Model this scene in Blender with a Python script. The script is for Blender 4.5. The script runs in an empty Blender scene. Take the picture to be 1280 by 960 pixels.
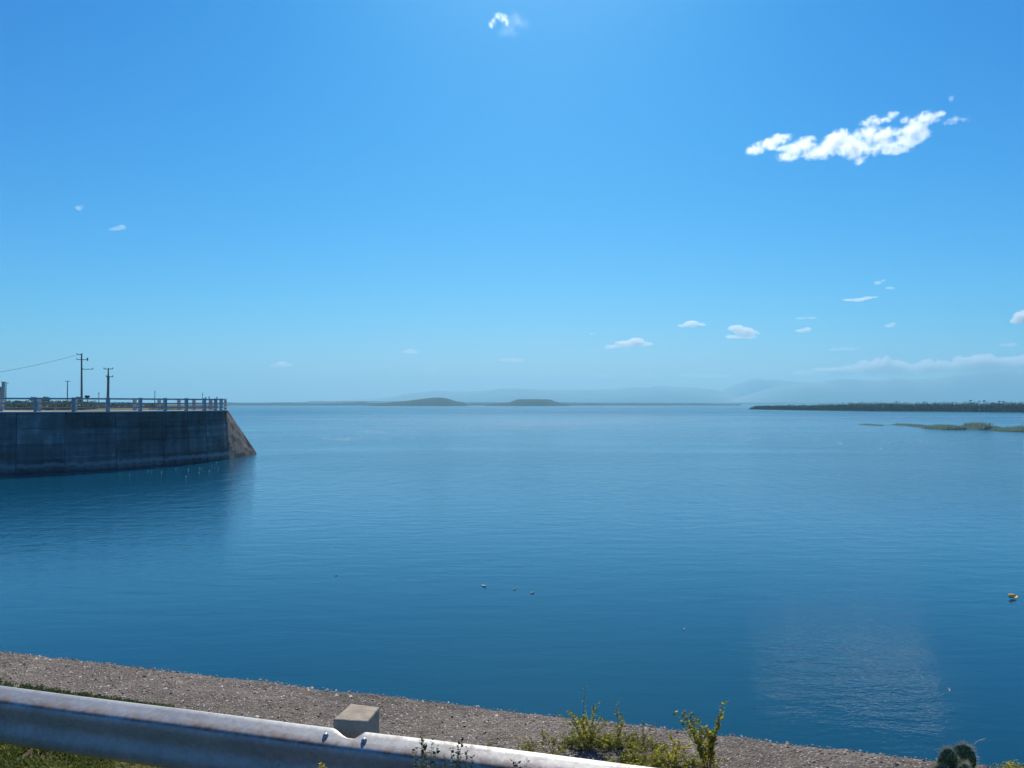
import bpy, bmesh, math, random
import numpy as np
from mathutils import Vector, Matrix, noise as mn
random.seed(7); rng = np.random.default_rng(7)
R = math.radians; PI = math.pi
S = bpy.context.scene
COL = S.collection

# ------------------------------------------------------------------ camera
EYE = 4.9                                   # metres above the lake
PITCH = math.atan(24.8/1000)
cam_d = bpy.data.cameras.new('camera'); cam = bpy.data.objects.new('camera', cam_d); COL.objects.link(cam)
cam.location = (0, 0, EYE); cam.rotation_euler = (R(90)+PITCH, 0, 0)
cam_d.sensor_width = 36; cam_d.lens = 36*1000/1280
cam_d.clip_start = 0.05; cam_d.clip_end = 60000
S.camera = cam

# ------------------------------------------------------------------ light
SUN_EL, SUN_AZ = 43, 2                      # degrees; azimuth to the right of straight ahead
W = bpy.data.worlds.new('World'); S.world = W; W.use_nodes = True
wn = W.node_tree.nodes; wl = W.node_tree.links; wn.clear()
sky = wn.new('ShaderNodeTexSky'); sky.sky_type = 'NISHITA'; sky.sun_disc = False
sky.sun_elevation = R(SUN_EL); sky.sun_rotation = R(SUN_AZ); sky.altitude = 100
sky.air_density = 1.0; sky.dust_density = 0.65; sky.ozone_density = 2.5
sep = wn.new('ShaderNodeSeparateColor'); wl.new(sky.outputs[0], sep.inputs[0])
comb = wn.new('ShaderNodeCombineColor')
# deepen the blue as the photograph's clear air does: out = gain * (in/10)^gamma * 10, kept neutral round the sun
SKY_GRADE = ((.50, 3.0), (.74, 1.3), (1.04, .85))      # (gain, gamma) for r, g, b
chan = []
def wm(op, a, b):
    n = wn.new('ShaderNodeMath'); n.operation = op
    for i, q in enumerate((a, b)):
        if isinstance(q, (int, float)): n.inputs[i].default_value = q
        else: wl.new(q, n.inputs[i])
    return n.outputs[0]
for i, (g, p) in enumerate(SKY_GRADE):
    chan.append(wm('MULTIPLY', wm('POWER', wm('MULTIPLY', sep.outputs[i], .1), p), g*10))
chan[1] = wm('MINIMUM', chan[1], wm('MULTIPLY', chan[2], .90)); chan[0] = wm('MINIMUM', chan[0], wm('MULTIPLY', chan[1], .94))
for i in range(3): wl.new(chan[i], comb.inputs[i])
bg = wn.new('ShaderNodeBackground'); bg.inputs[1].default_value = 0.10
wo = wn.new('ShaderNodeOutputWorld')
wl.new(comb.outputs[0], bg.inputs[0]); wl.new(bg.outputs[0], wo.inputs[0])
sd = bpy.data.lights.new('sun', 'SUN'); sun = bpy.data.objects.new('sun', sd); COL.objects.link(sun)
sd.energy = 5.0; sd.angle = R(0.53); sd.color = (1.0, 0.93, 0.81)
sv = Vector((math.sin(R(SUN_AZ))*math.cos(R(SUN_EL)), math.cos(R(SUN_AZ))*math.cos(R(SUN_EL)), math.sin(R(SUN_EL))))
sun.rotation_euler = sv.to_track_quat('Z', 'Y').to_euler(); sun.location = (0, 60, 80)
S.view_settings.view_transform = 'Standard'; S.view_settings.look = 'None'
S.view_settings.exposure = 0.0; S.view_settings.gamma = 1.0
cy = S.cycles
cy.max_bounces = 8; cy.diffuse_bounces = 3; cy.glossy_bounces = 3; cy.transmission_bounces = 4
cy.transparent_max_bounces = 12; cy.volume_bounces = 4
cy.use_denoising = True; cy.volume_step_rate = 1.0; cy.volume_max_steps = 256
cy.sample_clamp_indirect = 8

# ------------------------------------------------------------------ helpers
FW = Vector((0, math.cos(PITCH), math.sin(PITCH))); UP = Vector((0, -math.sin(PITCH), math.cos(PITCH)))
def ray(px, py): return Vector((1, 0, 0))*((px-640)/1000) + UP*((480-py)/1000) + FW
def at(px, py, z=0.0):
    r = ray(px, py); t = (z-EYE)/r.z; return Vector((0, 0, EYE)) + r*t
def atd(px, py, d):
    r = ray(px, py); return Vector((0, 0, EYE)) + r*(d/r.y)

def tag(o, label=None, cat=None, group=None, kind=None):
    if label: o['label'] = label
    if cat: o['category'] = cat
    if group: o['group'] = group
    if kind: o['kind'] = kind
    return o
def empty(name, loc, rz=0, **k):
    o = bpy.data.objects.new(name, None); COL.objects.link(o); o.location = loc
    o.rotation_euler = (0, 0, rz); o.empty_display_size = .2; return tag(o, **k)
def mesh_ob(name, me, mat, parent=None, smooth=False, world=True):
    """world=True: vertices are world coordinates; they are moved into the parent's space"""
    o = bpy.data.objects.new(name, me); COL.objects.link(o)
    if mat is not None and not me.materials: me.materials.append(mat)
    if smooth: me.shade_smooth()
    if parent is not None:
        o.parent = parent
        if world:
            M = Matrix.LocRotScale(parent.location, parent.rotation_euler, parent.scale)
            if parent.parent: M = Matrix.LocRotScale(parent.parent.location, parent.parent.rotation_euler, parent.parent.scale) @ M
            me.transform(M.inverted())
    return o
def base(o):
    """set the origin of a world-space mesh object to its lowest centre"""
    me = o.data; n = len(me.vertices); a = np.empty(n*3, np.float32); me.vertices.foreach_get('co', a); a = a.reshape(-1, 3)
    c = Vector(((a[:, 0].min()+a[:, 0].max())/2, (a[:, 1].min()+a[:, 1].max())/2, a[:, 2].min()))
    me.transform(Matrix.Translation(-c)); o.location = c; return o
def np_mesh(name, V, F, attr=None):
    me = bpy.data.meshes.new(name)
    V = np.asarray(V, np.float32).reshape(-1, 3)
    F = np.asarray(F, np.int32)
    me.vertices.add(len(V)); me.vertices.foreach_set('co', V.ravel())
    k = F.shape[1]; me.loops.add(F.size); me.loops.foreach_set('vertex_index', F.ravel())
    me.polygons.add(len(F)); me.polygons.foreach_set('loop_start', np.arange(len(F), dtype=np.int32)*k)
    me.polygons.foreach_set('loop_total', np.full(len(F), k, np.int32))
    me.update(calc_edges=True); me.validate()
    if attr is not None:
        a = me.attributes.new('tone', 'FLOAT', 'POINT'); a.data.foreach_set('value', np.asarray(attr, np.float32))
    return me
class MB:
    def __init__(s): s.v = []; s.f = []
    def add(s, vs, fs):
        n = len(s.v); s.v += [tuple(v) for v in vs]; s.f += [tuple(i+n for i in f) for f in fs]; return s
    def box(s, c, size, M=None):
        x, y, z = (q/2 for q in size); c = Vector(c)
        vs = [Vector(((-x, x)[i & 1], (-y, y)[i >> 1 & 1], (-z, z)[i >> 2])) for i in range(8)]
        vs = [c + (M @ v if M else v) for v in vs]
        return s.add(vs, [(0,2,3,1),(4,5,7,6),(0,1,5,4),(2,6,7,3),(0,4,6,2),(1,3,7,5)])
    def tube(s, pts, rad, n=6, cap=True):
        pts = [Vector(p) for p in pts]; rad = rad if hasattr(rad, '__len__') else [rad]*len(pts); vs = []; fs = []
        for i, p in enumerate(pts):
            d = (pts[min(i+1, len(pts)-1)]-pts[max(i-1, 0)]).normalized()
            a = d.orthogonal().normalized() if abs(d.z) < .9 else Vector((1, 0, 0)); a = (a-d*a.dot(d)).normalized()
            if abs(d.z) <= .9: a = d.cross(Vector((0, 0, 1))).normalized()
            b = d.cross(a)
            vs += [p+(a*math.cos(2*PI*k/n)+b*math.sin(2*PI*k/n))*rad[i] for k in range(n)]
        for i in range(len(pts)-1):
            fs += [(i*n+k, i*n+(k+1) % n, (i+1)*n+(k+1) % n, (i+1)*n+k) for k in range(n)]
        if cap: fs += [tuple(range(n))[::-1], tuple(range((len(pts)-1)*n, len(pts)*n))]
        return s.add(vs, fs)
    def mesh(s, name):
        me = bpy.data.meshes.new(name); me.from_pydata(s.v, [], s.f); me.update(); return me
    def build(s, name, mat, parent=None, smooth=False, bevel=0):
        me = s.mesh(name)
        bm = bmesh.new(); bm.from_mesh(me)
        bmesh.ops.recalc_face_normals(bm, faces=bm.faces)
        if bevel: bmesh.ops.bevel(bm, geom=bm.edges[:], offset=bevel, segments=2, affect='EDGES', profile=.6)
        bm.to_mesh(me); bm.free()
        return mesh_ob(name, me, mat, parent, smooth)
def fbm(x, y, z=0, o=4): return mn.fractal(Vector((x, y, z)), .9, 2.1, o)

# ------------------------------------------------------------------ materials
class NT:
    def __init__(s, name):
        s.m = bpy.data.materials.new(name); s.m.use_nodes = True; s.t = s.m.node_tree; s.n = s.t.nodes
        s.p = s.n['Principled BSDF']; s.out = s.n['Material Output']; s.co = None
    def new(s, t, **k):
        n = s.n.new('ShaderNode'+t)
        for a, b in k.items(): setattr(n, a, b)
        return n
    def link(s, a, b): s.t.links.new(a, b)
    def coord(s, scale=(1, 1, 1), src='pos', rot=(0, 0, 0)):
        c = s.new('NewGeometry').outputs['Position'] if src == 'pos' else s.new('TexCoord').outputs['Object']
        m = s.new('Mapping'); m.inputs['Scale'].default_value = scale; m.inputs['Rotation'].default_value = rot
        s.link(c, m.inputs[0]); return m.outputs[0]
    def noise(s, co, scale, detail=4, rough=.55, dist=0):
        n = s.new('TexNoise'); n.inputs['Scale'].default_value = scale; n.inputs['Detail'].default_value = detail
        n.inputs['Roughness'].default_value = rough; n.inputs['Distortion'].default_value = dist
        s.link(co, n.inputs['Vector']); return n.outputs['Fac']
    def vor(s, co, scale, out='Distance', feature='F1'):
        n = s.new('TexVoronoi', feature=feature); n.inputs['Scale'].default_value = scale; s.link(co, n.inputs['Vector']); return n.outputs[out]
    def ramp(s, f, stops):
        r = s.new('ValToRGB'); e = r.color_ramp.elements
        while len(e) < len(stops): e.new(.5)
        for i, (p, c) in enumerate(stops):
            e[i].position = p; e[i].color = (c if hasattr(c, '__len__') else (c, c, c))[:3] + (1,) if hasattr(c, '__len__') else (c, c, c, 1)
        s.link(f, r.inputs[0]); return r.outputs[0]
    def mix(s, f, a, b, mode='MIX'):
        m = s.new('Mix', data_type='RGBA', blend_type=mode)
        for q, i in ((f, 0), (a, 6), (b, 7)):
            if isinstance(q, (int, float)): m.inputs[i].default_value = q if i == 0 else (q, q, q, 1)
            elif isinstance(q, tuple): m.inputs[i].default_value = q + (1,)
            else: s.link(q, m.inputs[i])
        return m.outputs[2]
    def math(s, op, a, b=None, c=None, clamp=False):
        m = s.new('Math', operation=op); m.use_clamp = clamp
        for i, q in enumerate((a, b, c)):
            if q is None: continue
            if isinstance(q, (int, float)): m.inputs[i].default_value = q
            else: s.link(q, m.inputs[i])
        return m.outputs[0]
    def rng(s, v, a, b, c, d, smooth=False):
        m = s.new('MapRange'); m.interpolation_type = 'SMOOTHSTEP' if smooth else 'LINEAR'
        for i, q in enumerate((a, b, c, d)): m.inputs[i+1].default_value = q
        s.link(v, m.inputs[0]); return m.outputs[0]
    def bump(s, h, strength=.5, dist=.01, nrm=None):
        b = s.new('Bump'); b.inputs['Strength'].default_value = strength; b.inputs['Distance'].default_value = dist
        s.link(h, b.inputs['Height'])
        if nrm is not None: s.link(nrm, b.inputs['Normal'])
        return b.outputs[0]
    def set(s, col=None, rough=None, nrm=None, metal=None, spec=None):
        for k, v in (('Base Color', col), ('Roughness', rough), ('Normal', nrm), ('Metallic', metal), ('Specular IOR Level', spec)):
            if v is None: continue
            if isinstance(v, tuple): s.p.inputs[k].default_value = v + (1,)
            elif isinstance(v, (int, float)): s.p.inputs[k].default_value = v
            else: s.link(v, s.p.inputs[k])
        return s.m

def mat_water():
    t = NT('lake_water')
    pos = t.coord((1, 1, 0))
    ln = t.new('VectorMath', operation='LENGTH'); t.link(pos, ln.inputs[0]); d = ln.outputs['Value']
    # wind patches: low frequency, stretched across the lake
    wind = t.noise(t.coord((.010, .028, 0), rot=(0, 0, .15)), 1.0, 3, .6, .6)
    wind = t.rng(wind, .35, .68, .25, 1.0, True)
    near = t.rng(d, 14, 70, 0, 1, True)
    calm = t.math('MAXIMUM', t.math('MULTIPLY', wind, near), t.rng(d, 10, 40, .06, .0))
    # long gentle swell, short ripples, capillary wavelets
    sw = t.noise(t.coord((.55, 1.35, 0), rot=(0, 0, -.10)), 1.0, 2, .5, .3)
    rp = t.noise(t.coord((3.2, 8.5, 0), rot=(0, 0, -.28)), 1.0, 3, .6, .5)
    cp = t.noise(t.coord((13, 30, 0), rot=(0, 0, -.5)), 1.0, 2, .5, .4)
    h = t.math('ADD', t.math('MULTIPLY', sw, t.rng(d, 18, 42, .008, .026)), t.math('MULTIPLY', t.math('MULTIPLY', rp, .0125), t.math('ADD', calm, t.rng(d, 20, 40, .13, .75))))
    h = t.math('ADD', h, t.math('MULTIPLY', cp, t.rng(d, 12, 22, .0007, .0018)))
    md = t.noise(t.coord((.9, .38, 0), rot=(0, 0, .06)), 1.0, 4, .65, .4)
    h = t.math('ADD', h, t.math('MULTIPLY', t.math('MULTIPLY', md, t.rng(d, 28, 110, 0, .38)), t.math('ADD', wind, .15)))
    rough = t.math('ADD', t.rng(d, 18, 260, .008, .13, True), t.math('MULTIPLY', t.math('MULTIPLY', wind, near), .10))
    # patch of extra ripples added to strengthen and streak the big cloud's reflection
    sp_ = t.new('SeparateXYZ'); t.link(t.new('NewGeometry').outputs['Position'], sp_.inputs[0]); g = at(1050, 842, 0)
    ex = t.math('DIVIDE', t.math('SUBTRACT', sp_.outputs[0], g.x), 1.75); ey = t.math('DIVIDE', t.math('SUBTRACT', sp_.outputs[1], g.y), 2.9)
    rr = t.math('SQRT', t.math('ADD', t.math('MULTIPLY', ex, ex), t.math('MULTIPLY', ey, ey)))
    mirror_ripples = t.math('MULTIPLY', t.rng(t.math('ADD', rr, t.math('MULTIPLY', t.math('SUBTRACT', t.noise(t.coord((.9, .7, 0)), 1.0, 4, .65), .5), 1.1)), .55, 1.15, 1, 0, True), t.rng(t.noise(t.coord((1.1, 2.6, 0)), 1.0, 3, .6), .36, .6, .25, 1))
    fine = t.noise(t.coord((7, 9.5, 0), rot=(0, 0, .5)), 1.0, 2, .6, .6)
    h = t.math('ADD', h, t.math('MULTIPLY', t.math('MULTIPLY', fine, mirror_ripples), .0075))
    rough = t.math('ADD', rough, t.math('MULTIPLY', mirror_ripples, .002))
    n = t.bump(h, 1.0, 1.0)
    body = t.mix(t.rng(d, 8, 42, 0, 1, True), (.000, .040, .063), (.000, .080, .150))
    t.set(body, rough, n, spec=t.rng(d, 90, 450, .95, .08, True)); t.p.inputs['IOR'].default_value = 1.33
    return t.m
def mat_simple(name, c, rough=.8, var=.25, scale=3.0, c2=None, metal=0, bump=0, bscale=40, src='pos'):
    t = NT(name); co = t.coord(src=src)
    n = t.noise(co, scale, 5, .6)
    c2 = c2 or tuple(x*(1-var) for x in c)
    col = t.ramp(n, [(.3, c2), (.7, c)])
    nr = t.bump(t.noise(co, bscale, 4), .6, bump) if bump else None
    return t.set(col, rough, nr, metal, spec=.08 if rough >= .85 else .3)
def mat_foliage(name, dark, mid, light, scale=8.0, trans=.25, rough=.6):
    t = NT(name); a = t.new('Attribute', attribute_name='tone').outputs['Fac']
    f = t.math('ADD', t.math('MULTIPLY', a, .65), t.math('MULTIPLY', t.noise(t.coord(), scale, 2), .35))
    col = t.ramp(f, [(.1, dark), (.5, mid), (.9, light)])
    t.set(col, rough, spec=.12)
    if trans:
        tr = t.new('BsdfTranslucent'); t.link(col, tr.inputs[0]); mx = t.new('MixShader'); mx.inputs[0].default_value = trans
        t.link(t.p.outputs[0], mx.inputs[1]); t.link(tr.outputs[0], mx.inputs[2]); t.link(mx.outputs[0], t.out.inputs[0])
    return t.m
def mat_panel():
    t = NT('stained_concrete'); co = t.coord()
    inf = t.new('ObjectInfo').outputs['Random']
    a = t.noise(co, .7, 5, .65); st = t.noise(t.coord((1.6, 1.6, .12)), 1.0, 4, .7)
    hl = t.noise(t.coord((.05, .05, 3.5)), 1.0, 3, .6)
    col = t.ramp(t.math('ADD', t.math('MULTIPLY', a, .4), t.math('ADD', t.math('MULTIPLY', st, .35), t.math('MULTIPLY', hl, .25))),
                 [(.34, (.04, .045, .05)), (.47, (.12, .125, .12)), (.56, (.19, .19, .18)), (.68, (.42, .41, .38))])
    col = t.mix(1.0, col, t.ramp(inf, [(0, .62), (1, 1.15)]), 'MULTIPLY')
    zz = t.new('SeparateXYZ'); t.link(t.new('NewGeometry').outputs['Position'], zz.inputs[0])
    zl = t.math('ADD', zz.outputs[2], t.math('MULTIPLY', t.noise(t.coord((2, 2, .5)), 1, 4, .7), .5))
    col = t.mix(t.math('MULTIPLY', t.rng(zl, .55, .75, 0, 1, True), t.rng(zl, .8, 1.0, .55, 0, True)), col, (.42, .41, .37))
    col = t.mix(t.rng(zl, .3, .5, .7, 0, True), col, (.03, .035, .03))
    return t.set(col, .9, t.bump(t.noise(co, 6, 6, .7), .8, .05), spec=.15)
def mat_ledge():
    t = NT('exposed_aggregate'); co = t.coord()
    v = t.vor(co, 65); v2 = t.vor(co, 65, 'Color')
    s2 = t.new('SeparateColor'); t.link(v2, s2.inputs[0])
    peb = t.ramp(s2.outputs[0], [(0, (.11, .085, .065)), (.45, (.23, .185, .145)), (.8, (.34, .29, .23)), (1, (.62, .57, .49))])
    mort = t.ramp(t.noise(co, 9, 5, .7), [(.3, (.12, .10, .082)), (.7, (.25, .215, .175))])
    col = t.mix(t.rng(v, .25, .5, 0, 1), peb, mort)
    big = t.noise(co, 1.3, 5, .65)
    col = t.mix(1.0, col, t.ramp(big, [(.3, .55), (.62, 1.12)]), 'MULTIPLY')
    h = t.math('ADD', t.math('MULTIPLY', v, -1), t.math('MULTIPLY', t.noise(co, 25, 5, .7), .9))
    return t.set(col, .9, t.bump(h, 1.0, .008), spec=.1)
def mat_pebble():
    t = NT('pebble_stone'); a = t.new('Attribute', attribute_name='tone').outputs['Fac']
    col = t.ramp(a, [(0, (.09, .07, .055)), (.35, (.19, .155, .12)), (.62, (.28, .225, .17)), (.90, (.38, .32, .25)), (.97, (.66, .61, .53))])
    return t.set(col, .7, spec=.25)
def mat_rail():
    t = NT('galvanised_steel'); co = t.coord(src='obj')
    sp = t.vor(co, 55, 'Color'); s = t.new('SeparateColor'); t.link(sp, s.inputs[0])
    col = t.ramp(t.math('ADD', t.math('MULTIPLY', s.outputs[0], .25), t.math('MULTIPLY', t.noise(co, 5, 5), .75)), [(.3, (.35, .355, .34)), (.7, (.50, .50, .475))])
    st = t.noise(t.coord((11, 11, 1.4), 'obj'), 1, 5, .75)
    rustm = t.math('MULTIPLY', t.rng(st, .46, .66, 0, 1), t.rng(t.noise(co, 1.1, 4, .6), .42, .62, 0, 1))
    # grime gathers where the upper ridge turns under
    z = t.new('SeparateXYZ'); t.link(t.new('TexCoord').outputs['Object'], z.inputs[0])
    band = t.math('MULTIPLY', t.rng(z.outputs[2], .262, .272, 0, 1, True), t.rng(z.outputs[2], .274, .303, 1, 0, True))
    rustm = t.math('MAXIMUM', t.math('MULTIPLY', rustm, .5), t.math('MULTIPLY', band, t.rng(st, .36, .58, 0, .95)), clamp=True)
    rust = t.ramp(t.noise(co, 30, 4), [(.3, (.18, .085, .045)), (.7, (.42, .27, .17))])
    col = t.mix(rustm, col, rust)
    return t.set(col, t.math('ADD', t.math('MULTIPLY', rustm, .25), .52), t.bump(t.noise(co, 90, 3), .25, .001), t.math('MULTIPLY', t.math('SUBTRACT', 1, rustm), .34))
M = dict(
    asphalt=mat_simple('road_asphalt', (.055, .055, .055), .9, .3, 4, bump=.004, bscale=80),
    endc=mat_simple('stained_end_concrete', (.23, .205, .175), .95, .5, .8, c2=(.06, .056, .05), bump=.05, bscale=5),
    water=mat_water(), panel=mat_panel(), ledge=mat_ledge(), pebble=mat_pebble(), rail=mat_rail(),
    bolt=mat_simple('bolt_steel', (.42, .44, .45), .45, .3, 60, metal=.5),
    conc=mat_simple('weathered_concrete', (.42, .40, .36), .9, .45, .9, bump=.02, bscale=9),
    deck=mat_simple('pale_deck_concrete', (.55, .53, .48), .9, .25, .6),
    railc=mat_simple('grey_railing_concrete', (.50, .51, .50), .85, .3, 1.2),
    post=mat_simple('rough_post_concrete', (.52, .43, .32), .92, .35, 14, bump=.004, bscale=90),
    soil=mat_simple('dry_soil', (.17, .13, .085), .95, .5, 7, bump=.02, bscale=30),
    field=mat_simple('scrubby_field', (.20, .18, .11), .95, .6, .06, c2=(.07, .10, .05)),
    hill=mat_simple('bushy_hillside', (.010, .036, .024), .95, .5, .012, c2=(.006, .022, .016)),
    mount=mat_simple('distant_rock', (.36, .38, .38), .95, .4, .002, c2=(.24, .28, .27)),
    wood=mat_simple('weathered_pole_wood', (.27, .25, .22), .85, .3, 2),
    dark=mat_simple('dark_fitting', (.05, .05, .055), .6, .2, 5),
    block=mat_simple('painted_blockwork', (.45, .44, .42), .9, .2, .8),
    grass=mat_foliage('verge_grass', (.07, .11, .018), (.22, .25, .05), (.46, .38, .15), 5, .4),
    weed=mat_foliage('weed_leaf', (.12, .13, .035), (.34, .36, .07), (.85, .70, .08), 14, .6),
    bigw=mat_foliage('dark_and_shade_weed_leaf', (.05, .08, .03), (.10, .14, .05), (.21, .23, .10), 14, .35),  # dark creeper green; also paints shade into the weeds before the guardrail
    stem=mat_simple('weed_stem', (.16, .12, .07), .8, .3, 30),
    forest=mat_foliage('forest_leaf', (.002, .024, .014), (.006, .045, .024), (.020, .080, .038), .06, .1),
    shrub=mat_foliage('scrub_leaf', (.07, .09, .05), (.15, .17, .10), (.30, .29, .19), .3, .2),
    reed=mat_foliage('reed_leaf', (.11, .19, .15), (.18, .27, .21), (.29, .37, .29), .6, .4),
    cactus=mat_simple('cactus_skin', (.035, .10, .03), .5, .4, 25, bump=.002, bscale=120),
    spine=mat_simple('cactus_spine', (.62, .58, .40), .5, .2, 50),
    speck=mat_simple('speck_white', (.85, .86, .84), .6, .1, 20),
    dryleaf=mat_simple('dry_yellow_leaf', (.85, .60, .16), .6, .6, 14, c2=(.40, .24, .05)),
    feather=mat_simple('pale_feather', (.78, .77, .72), .7, .15, 30),
)

# ------------------------------------------------------------------ setting: water, far land, mountains
G = 2.9                                       # height of the near bank and seawall top
FAR = 10500.0
def polar_sheet(name, r0, r1, nr, a0, a1, na, z=0.0, c=(0, 0)):
    rr = np.geomspace(r0, r1, nr); aa = np.linspace(R(a0), R(a1), na)
    A, Rr = np.meshgrid(aa, rr)
    V = np.stack([c[0]+Rr*np.sin(A), c[1]+Rr*np.cos(A), np.full_like(A, z)], -1).reshape(-1, 3)
    i = np.arange(nr-1)[:, None]*na + np.arange(na-1)[None]
    F = np.stack([i, i+1, i+na+1, i+na], -1).reshape(-1, 4)
    return np_mesh(name, V, F[:, ::-1])
me = MB().add([(-FAR, -600, 0), (FAR, -600, 0), (FAR, FAR, 0), (-FAR, FAR, 0)], [(0, 1, 2, 3)]).mesh('lake')
tag(mesh_ob('lake', me, M['water']), kind='structure', label='calm blue reservoir filling the view')

def ridge(name, prof, d0, d1, mat, kind='structure', nx=260, ny=14, rough=.12, seed=0, zb=-.5, fade=True, label=None, cat=None, mind=0):
    """land rising from the water between distances d0 and d1; prof = [(px, py of the skyline)]"""
    P = np.array(prof, float); xs = np.linspace(P[0, 0], P[-1, 0], nx); dm = d0*.45+d1*.55
    hs = np.interp(xs, P[:, 0], [max(.0, (atd(a, b, dm).z)) for a, b in prof])
    V = []
    for j in range(ny):
        v = j/(ny-1); d = d0+(d1-d0)*v; w = math.sin(PI*min(1, v/1.1)) ** .7 if v < 1 else 0
        w = min(1, w)
        for i, x in enumerate(xs):
            X = (x-640)/1000*d; n = fbm(X/(d1-d0)*3+seed, d/(d1-d0)*3, seed, 5)
            dd = d + (d1-d0)*.10*fbm(X/(d1-d0)*2+9, seed, 3, 3)
            rn = 1+rough*n if v < .52 or v > .6 else 1+rough*.35*n
            h = hs[i]*w*rn
            V.append((X, dd, max(zb, h+mind if w > .02 else zb)))
    i = np.arange(ny-1)[:, None]*nx + np.arange(nx-1)[None]
    F = np.stack([i, i+1, i+nx+1, i+nx], -1).reshape(-1, 4)
    me = np_mesh(name, V, F)
    o = mesh_ob(name, me, mat, smooth=True)
    return tag(o, label, cat, None, kind)

# far mountains, three overlapping ranges
ridge('mountain_range', [(380, 503), (440, 500), (480, 497), (510, 492), (545, 488), (575, 489.5), (600, 488.5), (640, 485), (680, 487), (720, 487.5), (759, 486.5), (780, 485.5), (800, 483.5), (812, 484), (822, 482), (858, 484), (880, 486), (895, 487), (913, 493), (930, 499), (960, 503)],
      7300, 8000, M['mount'], rough=.10, seed=3)
ridge('mountain_range', [(870, 503), (900, 489), (922, 480), (935, 476), (945, 473), (960, 475), (972, 474.5), (1000, 477), (1060, 481), (1120, 486), (1200, 497), (1300, 503)],
      8300, 9000, M['mount'], rough=.10, seed=5)
ridge('mountain_range', [(905, 503), (926, 497), (945, 491), (965, 485), (981, 482), (1010, 478.5), (1044, 475), (1075, 474), (1100, 475), (1153, 473.5), (1175, 472), (1189, 471), (1205, 467.5), (1221, 464.5), (1240, 464), (1262, 465.5), (1280, 467), (1340, 468), (1420, 462), (1560, 470), (1700, 480)],
      6700, 7500, M['mount'], rough=.10, seed=8)
# low shores across the lake
ridge('far_shore', [(120, 503.4), (284, 503.3), (330, 503.2), (380, 502.4), (384, 501.6), (405, 501.3), (470, 501.4), (520, 501.6), (560, 502.5), (620, 502.6), (700, 502.3), (745, 503), (800, 502.8), (850, 503.4), (940, 503.2), (1100, 503.2), (1300, 503)],
      4200, 4700, M['hill'], rough=.25, seed=11, nx=500)
ridge('low_shore', [(180, 504.6), (284, 503.3), (330, 503.9), (400, 504.2), (450, 503.2), (475, 503.6), (500, 504.3), (560, 504.1), (600, 503.9), (660, 503.5), (705, 503.9), (760, 504.3), (830, 504.2), (880, 504.6), (925, 505.6)],
      2300, 2480, M['hill'], rough=.35, seed=14, nx=500)
ridge('island_hill', [(462, 505.2), (482, 503.8), (506, 501.2), (530, 498.4), (540, 497.4), (548, 497.1), (556, 497.5), (562, 498.8), (570, 501.4), (580, 503), (584, 505.5)],
      1850, 2100, M['hill'], rough=.13, seed=17, nx=260)
ridge('island_hill', [(606, 505.5), (620, 504.4), (637, 502.9), (646, 499.6), (655, 499.0), (684, 499.1), (688, 499.6), (694, 501.8), (704, 504), (712, 505.6)],
      1850, 2100, M['hill'], rough=.13, seed=19, nx=260)

# ------------------------------------------------------------------ foliage builders
def leaf_cloud(n, centers, radii, size, flat=.7, tone=None):
    """n small leaf-clump triangles pairs spread through ellipsoids -> V, F, tone"""
    centers = np.asarray(centers, float); radii = np.asarray(radii, float)
    k = rng.integers(0, len(centers), n)
    d = rng.normal(size=(n, 3)); d /= np.linalg.norm(d, axis=1)[:, None]
    r = rng.random(n)**.45
    c = centers[k] + d*radii[k]*r[:, None]
    a = rng.normal(size=(n, 3)); a /= np.linalg.norm(a, axis=1)[:, None]
    b = np.cross(a, rng.normal(size=(n, 3))); b /= np.linalg.norm(b, axis=1)[:, None]
    s = (size*(.6+.8*rng.random(n)))[:, None]
    V = np.stack([c-a*s*.5, c+b*s*.28, c+a*s*.5, c-b*s*.28], 1).reshape(-1, 3)
    F = np.arange(4*n).reshape(-1, 4)
    t = rng.random(len(centers))[k]*.6 + rng.random(n)*.4 if tone is None else tone + (rng.random(n)-.5)*.4
    return V, F, np.repeat(t, 4)
def merge(parts):
    V = []; F = []; T = []; n = 0
    for v, f, t in parts: V.append(v); F.append(f+n); T.append(t); n += len(v)
    return np.concatenate(V), np.concatenate(F), np.concatenate(T)

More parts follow.
